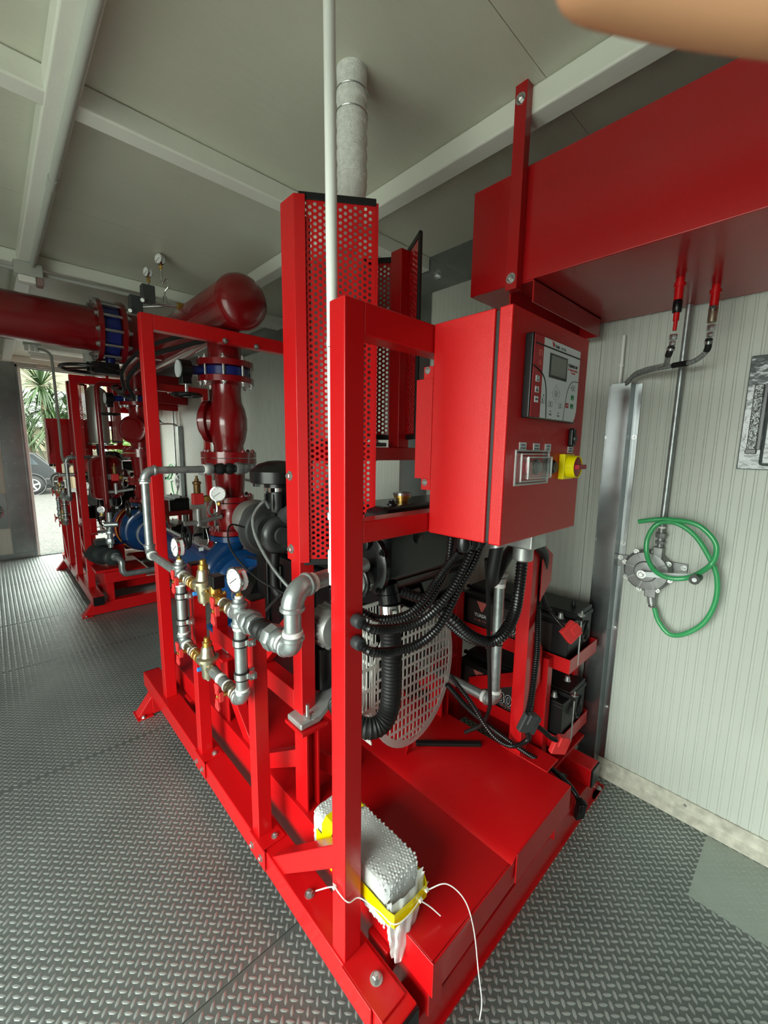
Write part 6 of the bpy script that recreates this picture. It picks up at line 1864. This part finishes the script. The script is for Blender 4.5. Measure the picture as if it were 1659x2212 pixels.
def shrub(c, rx, ry, rz, label, n=520):
    b = B()
    for i in range(n):
        d = Vector((random.gauss(0, 1), random.gauss(0, 1), random.gauss(0, 1))).normalized()
        r = random.uniform(0.55, 1.0)
        p = Vector((c[0] + d.x * rx * r, c[1] + d.y * ry * r, c[2] + rz + d.z * rz * r))
        u, w, _ = frame(d + Vector((random.uniform(-.6, .6), random.uniform(-.6, .6), random.uniform(-.6, .6))))
        s = 0.13
        b.add([p - u * s, p + w * s * 0.5, p + u * s, p - w * s * 0.5 + d * 0.02], [(0, 1, 2, 3)])
    t = thing('hedge_shrub', label, 'shrub', c, 'shrubs outside')
    part('foliage', b, LEAF2, t, smooth=False, kind='stuff')
    part('stem', B().cyl(c, (c[0], c[1], c[2] + rz), 0.05, n=6), TRUNK, t)


shrub((5.1, 22.9, -0.16), 1.2, 0.8, 1.25, 'bright green leafy shrub seen between the far frames', 900)
shrub((3.3, 22.9, -0.1), 0.8, 0.4, 0.22, 'low bright green ground plant at the foot of the wall', 300)

# parked car, rear quarter
CARP = mat('grey_car_paint', (0.012, 0.014, 0.016), 0.3, metal=0.3, coat=0.25)
CARG = mat('dark_car_glass', (0.03, 0.04, 0.045), 0.05, coat=0.5)
ca = thing('parked_car', 'grey hatchback parked outside, its rear end visible past the doorway', 'car', (-0.6, 19.4, -0.16))
cy = 18.7
prof = [(1.62, 0.32), (1.72, 0.52), (1.70, 0.80), (1.60, 0.88), (1.48, 1.02), (1.10, 1.40), (0.80, 1.46), (-0.60, 1.47), (-1.30, 1.05), (-2.30, 0.86), (-2.45, 0.50), (-2.35, 0.18), (1.50, 0.18)]
part('body', B().prism([(x_, cy, z_ - 0.12) for x_, z_ in prof], (0, 1.65, 0)), CARP, ca, bevel=0.05)
part('side_window', B().prism([(1.20, cy - 0.012, 0.88), (0.98, cy - 0.012, 1.18), (0.75, cy - 0.012, 1.25), (-0.5, cy - 0.012, 1.25), (-0.9, cy - 0.012, 0.90)], (0, 0.02, 0)), CARG, ca)
part('rear_window', B().prism([(1.475, cy + 0.12, 0.93), (1.16, cy + 0.2, 1.27), (1.16, cy + 1.45, 1.27), (1.475, cy + 1.53, 0.93)], (0.012, 0, 0.012)), CARG, ca)
part('bumper', B().box(1.30, 1.80, cy - 0.02, cy + 1.67, 0.12, 0.42), BLACKP, ca, bevel=0.06)
part('tail_lamp', B().box(1.60, 1.70, cy - 0.015, cy + 0.25, 0.60, 0.72), mat('tail_lamp_dark', (0.10, 0.10, 0.11), 0.15), ca, bevel=0.02)
part('reflector', B().box(1.66, 1.805, cy - 0.025, cy + 0.10, 0.23, 0.29), REDPLASTIC, ca, bevel=0.01)
for wx in (0.98, -1.6):
    for wy in (cy - 0.01, cy + 1.46):
        w = part('tyre', B().lathe((wx, wy, 0.17), Y, [(0, 0.22), (0.01, 0.31), (0.03, 0.335), (0.17, 0.335), (0.19, 0.31), (0.20, 0.22)], 32), RUBBER, ca)
        rim = B().lathe((wx, wy - 0.004, 0.17), Y, [(0, 0.05), (0.012, 0.06), (0.012, 0.055)], 20).ring((wx, wy + 0.004, 0.17), Y, 0.20, 0.018, 30, 8)
        for a in range(5):
            d = Vector((math.cos(a * 1.2566 + 0.3), 0, math.sin(a * 1.2566 + 0.3)))
            rim.bar(Vector((wx, wy + 0.004, 0.17)), Vector((wx, wy + 0.004, 0.17)) + d * 0.20, 0.05, 0.012, Y)
        part('wheel_rim', rim, CASTAL, w)
part('wheel_arch', B().ring((0.98, cy - 0.004, 0.19), Y, 0.37, 0.03, 32, 6), BLACKP, ca)

# thin sampling pipe along the right wall behind the riser
sp_ = thing('sampling_pipe', 'thin dark pipe run along the right wall behind the near riser', 'pipe', (2.0, 4.8, 1.15))
part('pipe', B().cyl((2.0, 4.05, 1.205), (2.0, 5.7, 1.205), 0.011, n=12), DGREY, sp_)
for y_ in (4.08, 5.2):
    part('bracket', B().box(1.985, 2.037, y_ - 0.03, y_ + 0.03, 1.15, 1.26), GALVS, sp_, bevel=0.003)
# ================================================================== THE PHOTOGRAPHER'S HAND, ONE FINGER STRAYING OVER THE LENS
def build_hand():
    P = lambda a, b_, c: CAM_P + r2 * a + u2 * b_ + fw * c       # metres right, up and forward of the held camera
    root = thing('person', 'out-of-focus fingers of the hand holding the camera, top right corner', 'person', P(0.13, -0.03, -0.03))
    org = ORIG[root.name]
    vs, es, rad = [], [], []

    def node(p, r, prev=None):
        vs.append(P(*p) - org)
        rad.append(r)
        if prev is not None:
            es.append((prev, len(vs) - 1))
        return len(vs) - 1
    wrist = node((0.165, -0.075, -0.075), 0.024)
    palm = node((0.142, -0.030, -0.030), 0.026, wrist)
    arm = node((0.215, -0.155, -0.15), 0.031, wrist)
    arm2 = node((0.275, -0.24, -0.23), 0.036, arm)
    roots = {
        'index': [(0.124, 0.030, 0.012), (0.098, 0.048, 0.036), (0.068, 0.0645, 0.050), (0.044, 0.0728, 0.0555), (0.0235, 0.0778, 0.0575)],
        'middle': [(0.132, 0.012, 0.022), (0.116, 0.034, 0.050), (0.098, 0.040, 0.066), (0.086, 0.038, 0.072), (0.077, 0.036, 0.074)],
        'ring': [(0.138, -0.008, 0.024), (0.128, 0.008, 0.056), (0.112, 0.010, 0.074), (0.101, 0.006, 0.078), (0.093, 0.003, 0.078)],
        'little': [(0.142, -0.028, 0.020), (0.135, -0.022, 0.048), (0.124, -0.024, 0.062), (0.115, -0.027, 0.066), (0.109, -0.029, 0.066)],
    }
    R0 = {'index': (0.0145, 0.0098, 0.0088, 0.0080, 0.0064), 'middle': (0.0145, 0.0098, 0.0088, 0.0080, 0.0064), 'ring': (0.014, 0.0094, 0.0084, 0.0076, 0.006), 'little': (0.013, 0.0084, 0.0074, 0.0068, 0.0055)}
    for k_, pts in roots.items():
        prev = palm
        for p, r in zip(pts, R0[k_]):
            prev = node(p, r, prev)
    prev = palm
    for p, r in zip([(0.118, -0.036, -0.046), (0.092, -0.018, -0.055), (0.072, -0.004, -0.055), (0.058, 0.004, -0.053)], (0.015, 0.0115, 0.0098, 0.0075)):
        prev = node(p, r, prev)
    me = bpy.data.meshes.new('hand')
    me.from_pydata(vs, es, [])
    o = bpy.data.objects.new('hand', me)
    COL.objects.link(o)
    o.parent = root
    ORIG[o.name] = Vector(org)
    sk = o.modifiers.new('skin', 'SKIN')
    sk.use_smooth_shade = True
    for v, r in zip(me.skin_vertices[0].data, rad):
        v.radius = (r, r)
    me.skin_vertices[0].data[0].use_root = True
    ss = o.modifiers.new('sub', 'SUBSURF')
    ss.levels = ss.render_levels = 2
    me.materials.append(SKIN)
    # nails and sleeve
    d = (P(0.0235, 0.0778, 0.0575) - P(0.044, 0.0728, 0.0555)).normalized()
    nb = B().obox(P(0.028, 0.0768, 0.0575) + u2 * 0.0064, d, d.cross(u2).normalized(), d.cross(u2).normalized().cross(d), 0.0065, 0.0052, 0.0008)
    part('fingernail', nb, mat('nail', (0.62, 0.36, 0.26), 0.3), o, bevel=0.001)
    sl = B().tube([P(0.222, -0.165, -0.16), P(0.24, -0.19, -0.183), P(0.285, -0.255, -0.245)], [0.040, 0.043, 0.047], 20)
    part('sleeve', sl, mat('dark_blue_cloth', (0.02, 0.025, 0.045), 0.8), root)


build_hand()
